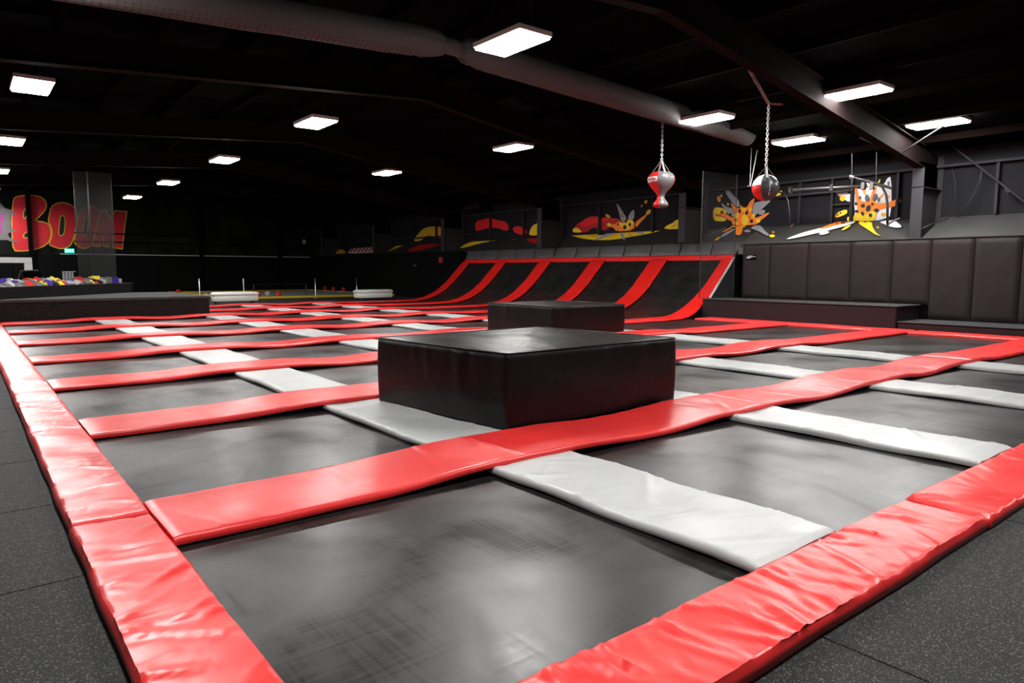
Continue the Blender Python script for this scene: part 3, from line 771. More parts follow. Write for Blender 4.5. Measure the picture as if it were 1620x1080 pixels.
for (x, y, z, lb) in (
    (1.27, 15.7, 4.63, 'bright panel lamp at the upper left, larger of the two left lamps'), (1.27, 22.7, 4.63, 'panel lamp cut by the left edge of the photo'),
    (6.60, 8.30, 4.63, 'largest panel lamp, hanging in front of the fabric duct'), (6.60, 15.5, 4.63, 'panel lamp in the long row, second from the near end'),
    (6.58, 22.4, 4.63, 'panel lamp in the long row, third from the near end'), (6.55, 29.5, 4.63, 'panel lamp in the long row, second from the far end'), (6.52, 36.4, 4.63, 'smallest panel lamp, farthest of the long row'),
    (13.74, 6.6, 4.70, 'long looking panel lamp beside the steel rafter at upper right'), (13.46, 9.85, 4.70, 'panel lamp between the hanging bag and the round ball'),
    (12.38, 15.5, 4.70, 'panel lamp hanging left of the punch bag'), (12.04, 22.2, 4.70, 'small panel lamp hanging in front of the far lit rafter'),
    (16.95, 6.35, 4.50, 'panel lamp farthest right in the photo'), (16.55, 9.35, 4.50, 'panel lamp over the mural, just right of the round ball'),
    (1.27, 29.7, 4.63, 'panel lamp of the left row just beyond the left edge, fourth along'), (1.27, 36.7, 4.63, 'panel lamp of the left row beyond the left edge, fifth along'), (1.27, 43.0, 4.63, 'panel lamp of the left row nearest the big lettering'),
    (1.27, 9.4, 4.63, 'panel lamp of the left row, just above the top edge of the photo'), (1.27, 1.7, 4.63, 'panel lamp right above the front left corner of the court'), (6.6, 1.3, 4.63, 'panel lamp above the front edge, nearest of the long row'),
    (13.7, .2, 4.7, 'panel lamp above the front edge of the court on the right'), (16.9, -.3, 4.5, 'panel lamp by the right wall, level with the camera'), (-4.5, 15.7, 4.4, 'panel lamp far out on the left side'), (-4.5, 36.7, 4.4, 'panel lamp far left near the lettering wall')):
    lamp(x, y, z, lb, G)

# ------------------------------------------------------------------ fabric duct
dt = thing('air_duct', 'black fabric air duct hanging under the roof, bunched at its middle bend', 'duct', (7, 10.5, 4.5))
def duct_seg(x0, z0, x1, z1, rad, name, seed, taper=None):
    n = 60; k = 26; V = []; F = []
    for i in range(n+1):
        f = i/n; x = x0+(x1-x0)*f; zc = z0+(z1-z0)*f+rad; y = 10.5
        pin = 1-.55*math.exp(-min(f if taper == 'a' else 9, 1-f if taper in ('b',) else 9)/.018) if taper else 1
        for j in range(k):
            a = 2*PI*j/k
            wr_ = 0
            if taper:
                dd = f if taper == 'a' else 1-f
                wr_ = .05*math.exp(-dd/.05)*math.sin(j*2.9+nz(j*.7, dd*20)*4)
            rr = rad*pin+wr_+.010*nz(x*2, math.cos(a)*1.5, math.sin(a)*1.5+seed)
            V.append((x, y+rr*math.cos(a), zc+rr*math.sin(a)*(.98)))
    for i in range(n):
        for j in range(k): F.append((i*k+j, (i+1)*k+j, (i+1)*k+(j+1) % k, i*k+(j+1) % k))
    F.append(tuple(reversed(range(k)))); F.append(tuple(range(n*k, n*k+k)))
    o = obj(name, V, F, 'duct', dt, smooth=True)
    bm = bmesh.new(); bm.from_mesh(o.data); bmesh.ops.recalc_face_normals(bm, faces=bm.faces); bm.to_mesh(o.data); bm.free()
duct_seg(-2.2, 4.42, 6.85, 4.93, .26, 'duct_sleeve', 1, 'b')
duct_seg(7.15, 4.93, 16.1, 4.50, .26, 'duct_sleeve', 2, 'a')
MB().tube([(6.7, 10.5, 5.19), (7.3, 10.5, 5.19)], .14, 16).obj('duct_joint', 'duct', dt, smooth=True)
for x in (-1, 1.5, 4, 6.2, 8.0, 10.5, 13, 15.4):
    MB().tube([(x, 10.5, 4.93+.5), (x, 10.5, roofz(x)-.002)], .006, 5).obj('hanger', 'darksteel', dt)
dots = MB()
for x in np.arange(-1.8, 6.6, .09):
    for a in (-2.25, -2.0, -1.75):
        zc = 4.42+(x+2.2)/9.05*.51+.26
        dots.box(x-.006, x+.006, 10.5+.270*math.cos(a)-.004, 10.5+.270*math.cos(a)+.004, zc+.266*math.sin(a)-.005, zc+.266*math.sin(a)+.005)
dots.obj('air_holes', 'dark', dt, kind='stuff')

# ------------------------------------------------------------------ hanging bag and ball
def chain(name, p0, p1, mk, parent, link=.075, r=.011):
    p0, p1 = Vector(p0), Vector(p1); d = p1-p0; n = max(2, int(d.length/(link*.72))); t = d.normalized()
    a = t.orthogonal().normalized(); b_ = t.cross(a); m_ = MB()
    for i in range(n):
        c_ = p0+d*((i+.5)/n); s_ = a if i % 2 else b_
        m_.tube([c_+t*(math.cos(q)*link/2)+s_*(math.sin(q)*link*.32) for q in [2*PI*j/8 for j in range(8)]], r, 5, closed=True)
    return m_.obj(name, mk, parent, smooth=True)
bx, by = 13.8, 11.4
kx = 11.4/12*14.55; bx = kx
def zb(py, yy): d = ray(1046, py); return CAMZ+d.z*yy/d.y
dx_ = ray(1046, 290); bx = dx_.x*11.4/dx_.y
z_bot, z_neck, z_lobe, z_top, z_knot = zb(329, 11.4), zb(309, 11.4), zb(318, 11.4), zb(271, 11.4), zb(253, 11.4)
t = thing('punch_bag', 'red and silver hourglass punch bag hanging on a pale chain', 'punch bag', (bx, by, z_bot))
H = z_top-z_bot; R1 = .335; prof = [(0, 0), (.10, .005), (.165, .03), (.19, .075), (.18, .13), (.135, .20), (.095, .26), (.085, .31), (.10, .37), (.155, .45), (.245, .56), (.315, .68), (R1, .78), (.32, .87), (.265, .94), (.17, .985), (0, 1.0)]
prof = [(r_, z_*H) for r_, z_ in prof]
va = math.atan2(-by, -bx)   # direction towards the camera
def bagpart(name, mk, a0, a1, pr, c, par, n=14): return MB().lathe(pr, c, n, a0=a0, a1=a1).obj(name, mk, par, smooth=True)
sp = va-.0
# camera's left side = larger angle? left of view direction
cols = [('bag_red', 'red_panel', -1.75, -.25), ('bag_grey', 'silver_panel', -.25, 1.35), ('bag_red', 'red_panel', 1.35, 2.9), ('bag_grey', 'silver_panel', 2.9, 2*PI-1.75)]
for mk, nm, a, b_ in cols: bagpart(nm, mk, va+a, va+b_, prof, (bx, by, z_bot), t)
lp = [(.322, .69*H), (.338, .74*H), (.343, .79*H), (.337, .83*H)]
lpo = MB().lathe(lp, (bx, by, z_bot), 10, a0=va-1.4, a1=va-.30).obj('label_patch', 'bag_white', t, smooth=True)
lt = MB()
for i in range(7):
    a = va-1.25+i*.13
    lt.lathe([(.342, .742*H), (.3465, .79*H)], (bx, by, z_bot), 2, a0=a, a1=a+(.08 if i % 3 else .05))
lt.obj('patch_lettering', 'p_red', lpo)
for a in (0, PI/2, PI, -PI/2):
    aa = va+.35+a; e = Vector((bx+.24*math.cos(aa), by+.24*math.sin(aa), z_bot+.95*H)); tp = Vector((bx, by, z_knot))
    s_ = Vector((-math.sin(aa), math.cos(aa), 0))*.022; o_ = Vector((math.cos(aa), math.sin(aa), 0))*.003
    e2 = Vector((bx+.30*math.cos(aa), by+.30*math.sin(aa), z_bot+.86*H))
    MB().hexa([e-s_, e+s_, e+s_+o_, e-s_+o_, tp-s_, tp+s_, tp+s_+o_, tp-s_+o_]).obj('strap', 'webbing', t)
jz = 5.2
chain('chain', (bx, by, z_knot-.01), (bx, by, jz), 'chain', t)
chain('roof_chain', (bx, by, jz), (bx-.05, by-1.2+1.2, jz+.001+0) if False else (bx-1.0, by-.1, roofz(bx-1.0)-.18), 'chain_red', t)
chain('roof_chain', (bx, by, jz), (bx+.35, by+.1, roofz(bx+.35)-.03), 'chain_red', t)
MB().tube([(bx-.02, by, z_knot), (bx+.02, by, z_knot)], .03, 10).obj('shackle', 'steel', t)

yy = 8.6; d = ray(1211, 297); gx = d.x*yy/d.y; gz = CAMZ+d.z*yy/d.y
def zc_(py): d = ray(1212, py); return CAMZ+d.z*yy/d.y
R2 = .285
t = thing('wrecking_ball', 'round grey, red and white vinyl ball hanging on a pale chain', 'hanging ball', (gx, yy, gz-R2))
va = math.atan2(-yy, -gx)
pr = [(R2*math.sin(PI*i/20), -R2*math.cos(PI*i/20)) for i in range(21)]
gp = MB().lathe(pr, (gx, yy, gz), 20, a0=va-.35, a1=va+1.9).obj('grey_panel', 'bag_dark', t, smooth=True)
MB().lathe(pr[:12], (gx, yy, gz), 16, a0=va-1.9, a1=va-.35).obj('red_panel', 'bag_red', t, smooth=True)
MB().lathe(pr[11:], (gx, yy, gz), 16, a0=va-1.9, a1=va-.35).obj('white_panel', 'bag_white', t, smooth=True)
MB().lathe(pr, (gx, yy, gz), 16, a0=va+1.9, a1=va+2*PI-1.9).obj('grey_panel', 'bag_dark', t, smooth=True)
MB().lathe([(R2*.93, .105), (R2*.955, .098), (R2*.93, .092)], (gx, yy, gz), 24, a0=va-.3, a1=va+1.9).obj('seam', 'darksteel', gp)
st_ = MB()
for i in range(12):
    q = .55+i*.15; r_ = (R2+.002)*math.sin(q); z = (R2+.002)*math.cos(q)
    st_.lathe([(r_, z+.006), (r_+.001, z-.006)], (gx, yy, gz), 2, a0=va+.28, a1=va+.36)
st_.obj('stitching', 'bag_white', gp)
zk = zc_(262)
for a in (0, PI/2, PI, -PI/2):
    aa = va+.15+a; e = Vector((gx+.20*math.cos(aa), yy+.20*math.sin(aa), gz+.20)); tp = Vector((gx, yy, zk)); s_ = Vector((-math.sin(aa), math.cos(aa), 0))*.022; o_ = Vector((math.cos(aa), math.sin(aa), 0))*.003
    MB().hexa([e-s_, e+s_, e+s_+o_, e-s_+o_, tp-s_, tp+s_, tp+s_+o_, tp-s_+o_]).obj('strap', 'webbing', t)
zj = zc_(163)
chain('chain', (gx, yy, zk-.01), (gx, yy, zj), 'chain', t)
d1 = ray(1178, 97); s1 = (roofz(gx-.6)-.17-CAMZ)/d1.z; p1 = Vector((d1.x*s1, d1.y*s1, CAMZ+d1.z*s1))
chain('roof_chain', (gx, yy, zj), p1, 'chain_red', t)
d1 = ray(1240, 140); s1 = yy/d1.y; p1 = Vector((d1.x*s1, yy, CAMZ+d1.z*s1))
chain('roof_chain', (gx, yy, zj), (gx+.55, yy, roofz(gx+.55)-.005), 'chain_red', t, r=.008)

# trapeze beside the ball
p = lambda px, py, Y: (lambda d: Vector((d.x*Y/d.y, Y, CAMZ+d.z*Y/d.y)))(ray(px, py))
Y_ = 10.9
a, b_ = p(1183, 294, Y_), p(1198, 297, Y_)
t = thing('trapeze_bar', 'small steel trapeze bar on two thin cords beside the hanging ball', 'trapeze', a)
MB().tube([a, b_+Vector((.12, 0, -.01))], .018, 8).obj('bar', 'steel', t)
m0 = a.lerp(b_, .2)
MB().tube([m0, p(1189, 232, Y_)], .008, 6).obj('cord', 'webbing', t)
MB().tube([m0+Vector((.03, 0, 0)), p(1199, 232, Y_)], .012, 6).obj('cord', 'webbing', t)

# ------------------------------------------------------------------ pipe rig in front of the mural
q = lambda px, py, X: (lambda d: Vector((X, d.y*X/d.x, CAMZ+d.z*X/d.x)))(ray(px, py))
X_ = 18.0
t = thing('pipe_rig', 'steel pipe arm with round flange and black bracket crossing the mural', 'pipe rig', q(1318, 300, X_))
MB().tube([q(1254, 300.5, X_), q(1300, 297.5, X_), q(1372, 294, X_)], .035, 12).obj('pipe', 'midsteel', t, smooth=True)
e = q(1253, 300.6, X_)
MB().tube([e, e+Vector((0, .05, 0))], .10, 20).obj('flange', 'steel', t); MB().tube([e+Vector((0, -.14, 0)), e+Vector((0, -.09, 0))], .05, 12).obj('collar', 'steel', t)
MB().tube([q(1385, 295, X_), q(1372, 294, X_)], .02, 8).obj('rod', 'steel', t)
for px, py in ((1316, 297), (1366, 294), (1380, 294)):
    e = q(px, py, X_); MB().box(e.x-.05, e.x+.05, e.y-.05, e.y+.05, e.z-.09, e.z+.09, bev=.01).obj('clamp', 'darksteel' if px < 1330 else 'midsteel', t)
MB().tube([q(1345, 279, X_), q(1385, 290, X_), q(1412, 298, X_)], .035, 10).obj('bracket_arm', 'darksteel', t)
MB().tube([q(1345, 279, X_), q(1352, 281, X_)], .06, 10).obj('bracket_end', 'midsteel', t)
MB().tube([q(1387, 291, X_), q(1396, 296, X_), q(1402, 308, X_), q(1404, 325, X_), q(1404, 355, X_)], .028, 10).obj('hose', 'darksteel', t, smooth=True)
MB().tube([q(1404, 356, X_), q(1412, 350, X_), q(1424, 345, X_)], .02, 8).obj('hose_tail', 'darksteel', t)
MB().tube([q(1387, 240, X_), q(1386, 294, X_)], .012, 6).obj('drop_rod', 'darksteel', t)
MB().tube([q(1348, 240, X_), q(1348, 300, X_)], .012, 6).obj('drop_rod', 'darksteel', t)
MB().tube([q(1240, 303, X_), q(1247, 318, X_), q(1249, 335, X_), q(1250, 360, X_)], .016, 8).obj('hose', 'darksteel', t, smooth=True)
MB().tube([q(1249, 360, X_), q(1255, 354, X_)], .012, 6).obj('hook', 'steel', t)
MB().tube([q(1372, 296, X_), q(1330, 303, X_), q(1300, 305, X_), q(1282, 306, X_)], .006, 5).obj('wire', 'darksteel', t)
# cables and brace rods in the right-hand bay
t = thing('brace_rod', 'long diagonal steel brace rod on the right wall', 'brace rod', q(1560, 290, 18.9))
MB().tube([q(1505, 230, 18.9), q(1622, 320, 18.9)], .022, 8).obj('rod', 'column', t); MB().tube([q(1590, 299, 18.9), q(1597, 304, 18.9)], .045, 8).obj('turnbuckle', 'column', t)
tag(MB().tube([q(1554, 262, 18.95), q(1551, 285, 18.95), q(1541, 308, 18.95), q(1525, 330, 18.95), q(1516, 344, 18.95)], .014, 6).obj('hanging_cable', 'darksteel', smooth=True), 'thin black cable curving down the right wall', 'cable')
tag(MB().tube([q(1450, 366, 18.3), q(1470, 356, 18.5), q(1500, 345, 18.9)], .016, 6).obj('floor_cable', 'darksteel', smooth=True), 'black cable lying across the ledge right of the grey column', 'cable')
tag(MB().tube([q(1506, 262, 18.95), q(1511, 285, 18.95), q(1512, 310, 18.95), q(1512, 345, 18.95)], .008, 6).obj('wall_wire', 'darksteel', smooth=True), 'thin wire hanging straight down the wall beside the column', 'cable')

# net panel at the near end of the ramp
def netpanel(name, a, b_, z0, z1, mk, label, post=True):
    t = thing(name, label, 'net', ((a[0]+b_[0])/2, (a[1]+b_[1])/2, z0))
    o = obj('netting', [(a[0], a[1], z0), (b_[0], b_[1], z0), (b_[0], b_[1], z1), (a[0], a[1], z1)], [(0, 1, 2, 3)], mk, t)
    L = math.hypot(b_[0]-a[0], b_[1]-a[1]); uv = o.data.uv_layers.new(name='UV')
    for i, c_ in enumerate(((0, 0), (L, 0), (L, z1-z0), (0, z1-z0))): uv.data[i].uv = c_
    MB().tube([(a[0], a[1], z0), (a[0], a[1], z1)], .014, 6).obj('edge_rope', 'darksteel', t)
    MB().tube([(b_[0], b_[1], z0), (b_[0], b_[1], z1)], .014, 6).obj('edge_rope', 'darksteel', t)
    return t
netpanel('safety_net', (16.60, 12.20), (18.05, 12.06), .51, 4.1, 'net', 'fine black safety net standing at the near end of the ramp')
netpanel('safety_net', (4.06, 31.0), (4.84, 31.0), FZ, 5.0, 'net_dense', 'bunched grey net hanging like a column in front of the big lettering')
netpanel('safety_net', (3.62, 31.2), (4.04, 31.0), FZ, 5.0, 'net_dense', 'narrow dark fold of net at the left of the bunched net')

# ------------------------------------------------------------------ murals (painted flat on wall and ledge)
PW = (Vector((WX-.004, 0, 0)), Vector((1, 0, 0)))
def ledplane(a, b_):
    d = (b_-a).normalized(); n = Vector((-d.z, 0, d.x)); return (a+n*.004, n)
PLA = ledplane(LA0, Vector((LA1.x+.04, 0, LA1.z))); PLB = ledplane(LB0, Vector((LB1.x+.04, 0, LB1.z)))
PFW = (Vector((0, WY-.004, 0)), Vector((0, 1, 0)))
def smoothpoly(P, k=2):
    for _ in range(k):
        Q = []
        for i in range(len(P)):
            a, b_ = P[i], P[(i+1) % len(P)]
            Q += [(a[0]*.75+b_[0]*.25, a[1]*.75+b_[1]*.25), (a[0]*.25+b_[0]*.75, a[1]*.25+b_[1]*.75)]
        P = Q
    return P
def ell(cx, cy, rx_, ry, n=14, rot=0):
    return [(cx+rx_*math.cos(a)*math.cos(rot)-ry*math.sin(a)*math.sin(rot), cy+rx_*math.cos(a)*math.sin(rot)+ry*math.sin(a)*math.cos(rot)) for a in [2*PI*i/n for i in range(n)]]
class Mural:
    def __init__(s, label, org, sc, name='mural', cat='mural'):
        s.org = org; s.sc = sc; s.k = 0; s.t = None; s.label = label; s.name = name; s.cat = cat
    def poly(s, nm, P, mk, plane, sm=1):
        pts = smoothpoly(P, sm) if sm else P
        s.k += 1; p0, n = plane; toward = -n if n.dot(Vector((0, 0, CAMZ))-p0) < 0 else n
        W = [hit(s.org[0]+x/s.sc, s.org[1]+y/s.sc, p0, n)+toward*(s.k*.0012) for x, y in pts]
        if s.t is None: s.t = thing(s.name, s.label, s.cat, W[0])
        nrm = Vector()
        for i in range(len(W)): nrm += W[i].cross(W[(i+1) % len(W)])
        F = list(range(len(W)))
        if nrm.dot(toward) < 0: F.reverse()
        bm = bmesh.new(); vs = [bm.verts.new(W[i]) for i in F]; f = bm.faces.new(vs); f.normal_update(); bmesh.ops.triangulate(bm, faces=[f])
        V = [v.co.copy() for v in bm.verts]; bm.verts.index_update(); FF = [tuple(v.index for v in f.verts) for f in bm.faces]; bm.free()
        return obj(nm, V, FF, mk, s.t)
m = Mural('orange starburst paint splat with grey tails, behind the hanging ball', (1110, 270), 8.306)
for nm, P, mk in (('yellow_blob', [(150, 485), (240, 480), (310, 510), (330, 540), (330, 660), (250, 665), (150, 655)], 'p_yellow'),
    ('grey_tail', [(300, 225), (355, 245), (420, 330), (495, 390), (500, 490), (450, 470), (380, 390), (320, 300)], 'p_grey'),
    ('grey_tail', [(250, 410), (330, 480), (410, 490), (450, 560), (430, 610), (370, 590), (330, 540), (280, 480)], 'p_grey'),
    ('grey_tail', [(700, 420), (780, 400), (930, 380), (830, 470), (760, 530), (700, 600), (660, 560), (670, 450)], 'p_grey'),
    ('grey_drop', ell(790, 545, 48, 30, rot=-.4), 'p_grey'),
    ('dark_outline', [(165, 572), (210, 600), (280, 600), (345, 655), (395, 675), (400, 732), (705, 722), (745, 697), (795, 648), (868, 592), (915, 540), (840, 552), (760, 597), (703, 612), (672, 575), (668, 490), (698, 412), (706, 340), (632, 398), (596, 470), (548, 490), (522, 425), (503, 480), (440, 460), (376, 395), (394, 470), (430, 560), (425, 610), (392, 600), (330, 562), (268, 552), (210, 577)], 'p_black'),
    ('orange_burst', [(180, 570), (210, 585), (270, 560), (330, 570), (390, 610), (430, 620), (440, 560), (400, 470), (380, 410), (440, 470), (490, 500), (505, 490), (520, 440), (545, 500), (600, 480), (640, 400), (700, 350), (690, 410), (660, 490), (665, 580), (700, 620), (760, 605), (840, 560), (905, 545), (860, 590), (790, 640), (740, 690), (700, 712), (410, 722), (400, 660), (340, 640), (280, 590), (210, 590)], 'p_orange'),
    ('yellow_spot', ell(570, 645, 45, 72), 'p_yellow'), ('yellow_spot', ell(555, 512, 30, 33), 'p_yellow'), ('yellow_spot', ell(645, 510, 18, 33), 'p_yellow'), ('yellow_spot', ell(458, 590, 28, 38), 'p_yellow'), ('yellow_spot', ell(748, 657, 28, 25), 'p_yellow'), ('yellow_spot', ell(685, 590, 20, 25), 'p_yellow'), ('yellow_spot', ell(458, 690, 20, 26), 'p_yellow'),
    ('black_spot', ell(503, 530, 18, 28), 'p_black'), ('black_spot', ell(598, 553, 17, 30, rot=.3), 'p_black'), ('black_spot', ell(660, 662, 23, 24), 'p_black'), ('black_spot', ell(452, 647, 15, 18), 'p_black'), ('black_spot', ell(272, 542, 18, 20), 'p_black'), ('black_spot', ell(382, 580, 20, 25), 'p_black'), ('black_spot', ell(633, 612, 8, 8), 'p_black'),
    ('amber_drop', [(215, 330), (250, 340), (260, 400), (240, 420), (205, 380)], 'p_amber'), ('amber_drop', ell(265, 330, 16, 18), 'p_amber'), ('amber_drop', ell(353, 440, 12, 18), 'p_amber'),
    ('orange_drop', [(975, 340), (1000, 293), (1058, 293), (1040, 322)], 'p_yellow'), ('orange_drop', ell(1052, 270, 16, 8), 'p_yellow')):
    m.poly(nm, P, mk, PW)
for nm, P, mk in (('grey_tail', [(30, 890), (150, 820), (300, 752), (360, 742), (250, 795), (120, 855)], 'p_slate'), ('orange_tail', [(270, 810), (400, 742), (412, 757), (300, 817)], 'p_orange'),
    ('grey_tail', [(240, 890), (300, 830), (440, 762), (430, 795), (300, 872)], 'p_grey'), ('yellow_tip', [(165, 925), (240, 870), (252, 892), (200, 928)], 'p_amber'),
    ('grey_tail', [(640, 765), (720, 722), (790, 740), (830, 800), (900, 860), (860, 870), (760, 810), (690, 785)], 'p_grey'), ('yellow_tip', ell(930, 872, 38, 20), 'p_yellow'), ('yellow_tip', ell(943, 823, 20, 10), 'p_amber'), ('grey_drop', ell(605, 808, 42, 14), 'p_grey'),
    ('yellow_foot', [(370, 734), (600, 732), (560, 757), (430, 754)], 'p_yellow'), ('orange_foot', [(440, 735), (550, 738), (545, 790), (520, 860), (455, 855), (450, 780)], 'p_orange')):
    m.poly(nm, P, mk, PLB if min(q_[0] for q_ in P) < 590 and nm != 'grey_drop' else PLA)
m = Mural('orange and white paint splat with black spots beside the grey column', (1270, 260), 7.71)
for nm, P, mk in (('white_splash', [(605, 420), (625, 300), (690, 300), (765, 310), (770, 180), (830, 195), (855, 265), (960, 245), (1000, 235), (1030, 165), (1082, 145), (1082, 620), (1000, 660), (900, 688), (620, 680), (640, 560)], 'p_white'),
    ('white_splash', [(672, 300), (760, 285), (860, 262), (900, 300), (885, 470), (790, 480), (690, 440)], 'p_white'),
    ('white_splash', [(880, 330), (930, 290), (1060, 270), (1075, 470), (900, 500)], 'p_white'),
    ('grey_patch', [(1030, 215), (1062, 200), (1062, 260), (1040, 262)], 'p_slate'),
    ('white_splash', [(390, 335), (585, 335), (585, 455), (540, 450), (470, 400), (400, 350)], 'p_white'), ('yellow_drop', ell(488, 412, 34, 38, rot=.6), 'p_yellow'), ('orange_drop', ell(460, 385, 22, 12, rot=.8), 'p_orange'),
    ('yellow_drop', [(395, 640), (420, 590), (480, 562), (540, 548), (547, 590), (500, 620), (420, 648)], 'p_yellow'), ('orange_drop', ell(420, 618, 28, 14, rot=-.7), 'p_orange'), ('black_spot', ell(462, 592, 10, 14), 'p_black'), ('black_spot', ell(425, 615, 9, 14), 'p_black'),
    ('orange_burst', [(632, 250), (660, 260), (675, 340), (692, 440), (780, 460), (815, 450), (850, 330), (880, 270), (910, 250), (890, 340), (865, 440), (905, 475), (1000, 472), (1085, 450), (1195, 405), (1200, 470), (1100, 522), (960, 542), (905, 580), (880, 645), (680, 640), (665, 500), (645, 380)], 'p_orange'),
    ('yellow_burst', [(598, 692), (615, 625), (690, 590), (760, 620), (870, 560), (905, 600), (885, 685), (780, 692)], 'p_yellow'), ('yellow_streak', [(900, 245), (945, 172), (953, 195), (920, 262)], 'p_yellow'), ('yellow_streak', [(735, 320), (775, 320), (765, 370), (745, 365)], 'p_yellow'), ('yellow_streak', [(925, 410), (985, 350), (1000, 365), (945, 420)], 'p_amber'), ('orange_streak', [(1035, 410), (1060, 365), (1072, 380), (1050, 420)], 'p_orange'), ('orange_streak', ell(990, 610, 35, 22), 'p_amber'), ('orange_streak', ell(748, 300, 16, 30), 'p_orange'), ('yellow_post', [(545, 640), (580, 640), (580, 692), (545, 692)], 'p_yellow'),
    ('black_spot', ell(655, 480, 18, 20), 'p_black'), ('black_spot', ell(738, 505, 27, 25), 'p_black'), ('black_spot', ell(855, 485, 20, 18), 'p_black'), ('black_spot', ell(805, 535, 28, 42, rot=.4), 'p_black'), ('black_spot', ell(903, 560, 31, 22), 'p_black'), ('black_spot', ell(663, 572, 23, 19), 'p_black'), ('black_spot', ell(735, 600, 18, 29, rot=-.3), 'p_black'), ('black_spot', ell(832, 620, 22, 24), 'p_black'),
    ('grey_spot', ell(703, 405, 14, 22), 'p_slate'), ('grey_spot', ell(790, 412, 24, 45), 'p_slate'), ('grey_spot', ell(885, 400, 22, 48, rot=.5), 'p_slate'), ('black_spot', ell(930, 430, 14, 26), 'p_slate')):
    m.poly(nm, P, mk, PW)
for nm, P, mk in (('white_streak', [(-210, 925), (0, 845), (300, 770), (560, 712), (655, 705), (600, 745), (400, 800), (60, 880), (-150, 925)], 'p_white'), ('orange_streak', [(200, 800), (340, 742), (420, 716), (560, 712), (540, 730), (400, 760), (260, 800)], 'p_orange'), ('yellow_drop', [(470, 820), (540, 762), (600, 752), (560, 790), (490, 825)], 'p_yellow'),
    ('white_drop', ell(265, 853, 62, 18, rot=-.2), 'p_white'), ('yellow_tail', [(680, 714), (850, 714), (850, 780), (900, 860), (965, 892), (890, 875), (780, 800), (690, 745)], 'p_yellow'), ('white_splash', [(930, 722), (1010, 700), (1120, 700), (1205, 765), (1205, 792), (1100, 787), (1000, 748)], 'p_white'),
    ('black_spot', ell(495, 730, 30, 11), 'p_black'), ('black_spot', ell(418, 741, 11, 7), 'p_black'), ('black_spot', ell(665, 712, 26, 8), 'p_black'), ('black_spot', ell(760, 722, 18, 7), 'p_black'), ('amber_drop', ell(920, 790, 16, 9, rot=.5), 'p_amber')):
    m.poly(nm, P, mk, PLA)
m = Mural('red cloud, yellow trail and orange spiky burst below the punch bag', (870, 290), 6.75)
for nm, P, mk in (('red_cloud', [(250, 490), (290, 430), (350, 400), (380, 372), (450, 350), (500, 352), (530, 368), (600, 362), (650, 370), (740, 378), (765, 410), (690, 445), (640, 470), (580, 505), (520, 480), (450, 470), (400, 518), (330, 525), (290, 500)], 'p_crimson'),
    ('red_cloud_top', [(300, 440), (380, 385), (450, 362), (520, 375), (600, 370), (640, 385), (560, 420), (460, 430), (370, 470)], 'p_red'),
    ('yellow_puff', [(238, 522), (250, 478), (290, 472), (330, 500), (340, 525)], 'p_yellow'), ('grey_spike', [(705, 195), (760, 270), (800, 340), (822, 380), (790, 418), (760, 400), (735, 300)], 'p_grey'), ('grey_spike', [(830, 375), (860, 310), (888, 280), (905, 290), (900, 380), (860, 392)], 'p_grey'),
    ('orange_burst', [(615, 435), (650, 428), (690, 440), (740, 400), (790, 425), (830, 382), (905, 400), (905, 500), (710, 515), (680, 470), (625, 460)], 'p_orange'), ('yellow_burst', [(735, 412), (780, 430), (850, 383), (898, 400), (890, 440), (830, 502), (790, 480), (755, 460)], 'p_yellow'),
    ('orange_arm', [(915, 412), (960, 380), (1030, 328), (1038, 345), (975, 410), (918, 480)], 'p_orange'), ('yellow_drop', ell(1053, 308, 20, 34, rot=.7), 'p_amber'), ('yellow_drop', ell(1027, 197, 16, 22, rot=.4), 'p_amber'), ('yellow_drop', ell(983, 241, 8, 13), 'p_amber'), ('orange_drop', [(595, 330), (625, 330), (655, 365), (630, 370), (600, 355)], 'p_amber'), ('yellow_drop', ell(632, 440, 19, 19), 'p_yellow'),
    ('black_spot', ell(803, 467, 20, 22), 'p_black'), ('black_spot', ell(857, 440, 14, 20), 'p_black'), ('black_spot', ell(815, 405, 12, 18), 'p_black'), ('black_spot', ell(730, 437, 8, 15), 'p_black'), ('black_spot', ell(772, 347, 8, 14), 'p_slate'),
    ('yellow_cloud', [(1215, 490), (1250, 450), (1320, 422), (1340, 395), (1410, 375), (1440, 348), (1478, 335), (1485, 455), (1440, 486)], 'p_yellow'), ('amber_shade', [(1290, 470), (1350, 430), (1350, 455), (1310, 475)], 'p_amber')):
    m.poly(nm, P, mk, PW)
for nm, P, mk in (('yellow_trail', [(195, 540), (240, 532), (330, 534), (400, 534), (500, 545), (540, 560), (700, 540), (760, 525), (1000, 520), (1150, 500), (1220, 492), (1200, 504), (1100, 535), (900, 570), (700, 605), (560, 612), (440, 605), (330, 590), (250, 565), (195, 555)], 'p_yellow'), ('amber_shade', [(380, 552), (430, 545), (540, 565), (480, 580)], 'p_amber'),
    ('grey_spike', [(440, 628), (520, 580), (620, 535), (710, 524), (740, 526), (620, 572)], 'p_grey'), ('grey_spike', [(748, 532), (790, 532), (808, 625), (770, 582)], 'p_grey'), ('grey_spike', [(895, 520), (990, 516), (1032, 557), (960, 545)], 'p_grey'), ('grey_spike', [(838, 535), (860, 540), (888, 582), (850, 560)], 'p_grey'), ('orange_stripe', [(600, 606), (730, 532), (750, 535), (640, 592)], 'p_orange'), ('orange_drop', ell(873, 528, 18, 9), 'p_orange')):
    m.poly(nm, P, mk, PLB)
m = Mural('red and yellow cloud mural above the middle of the ramp', (680, 300), 7.364)
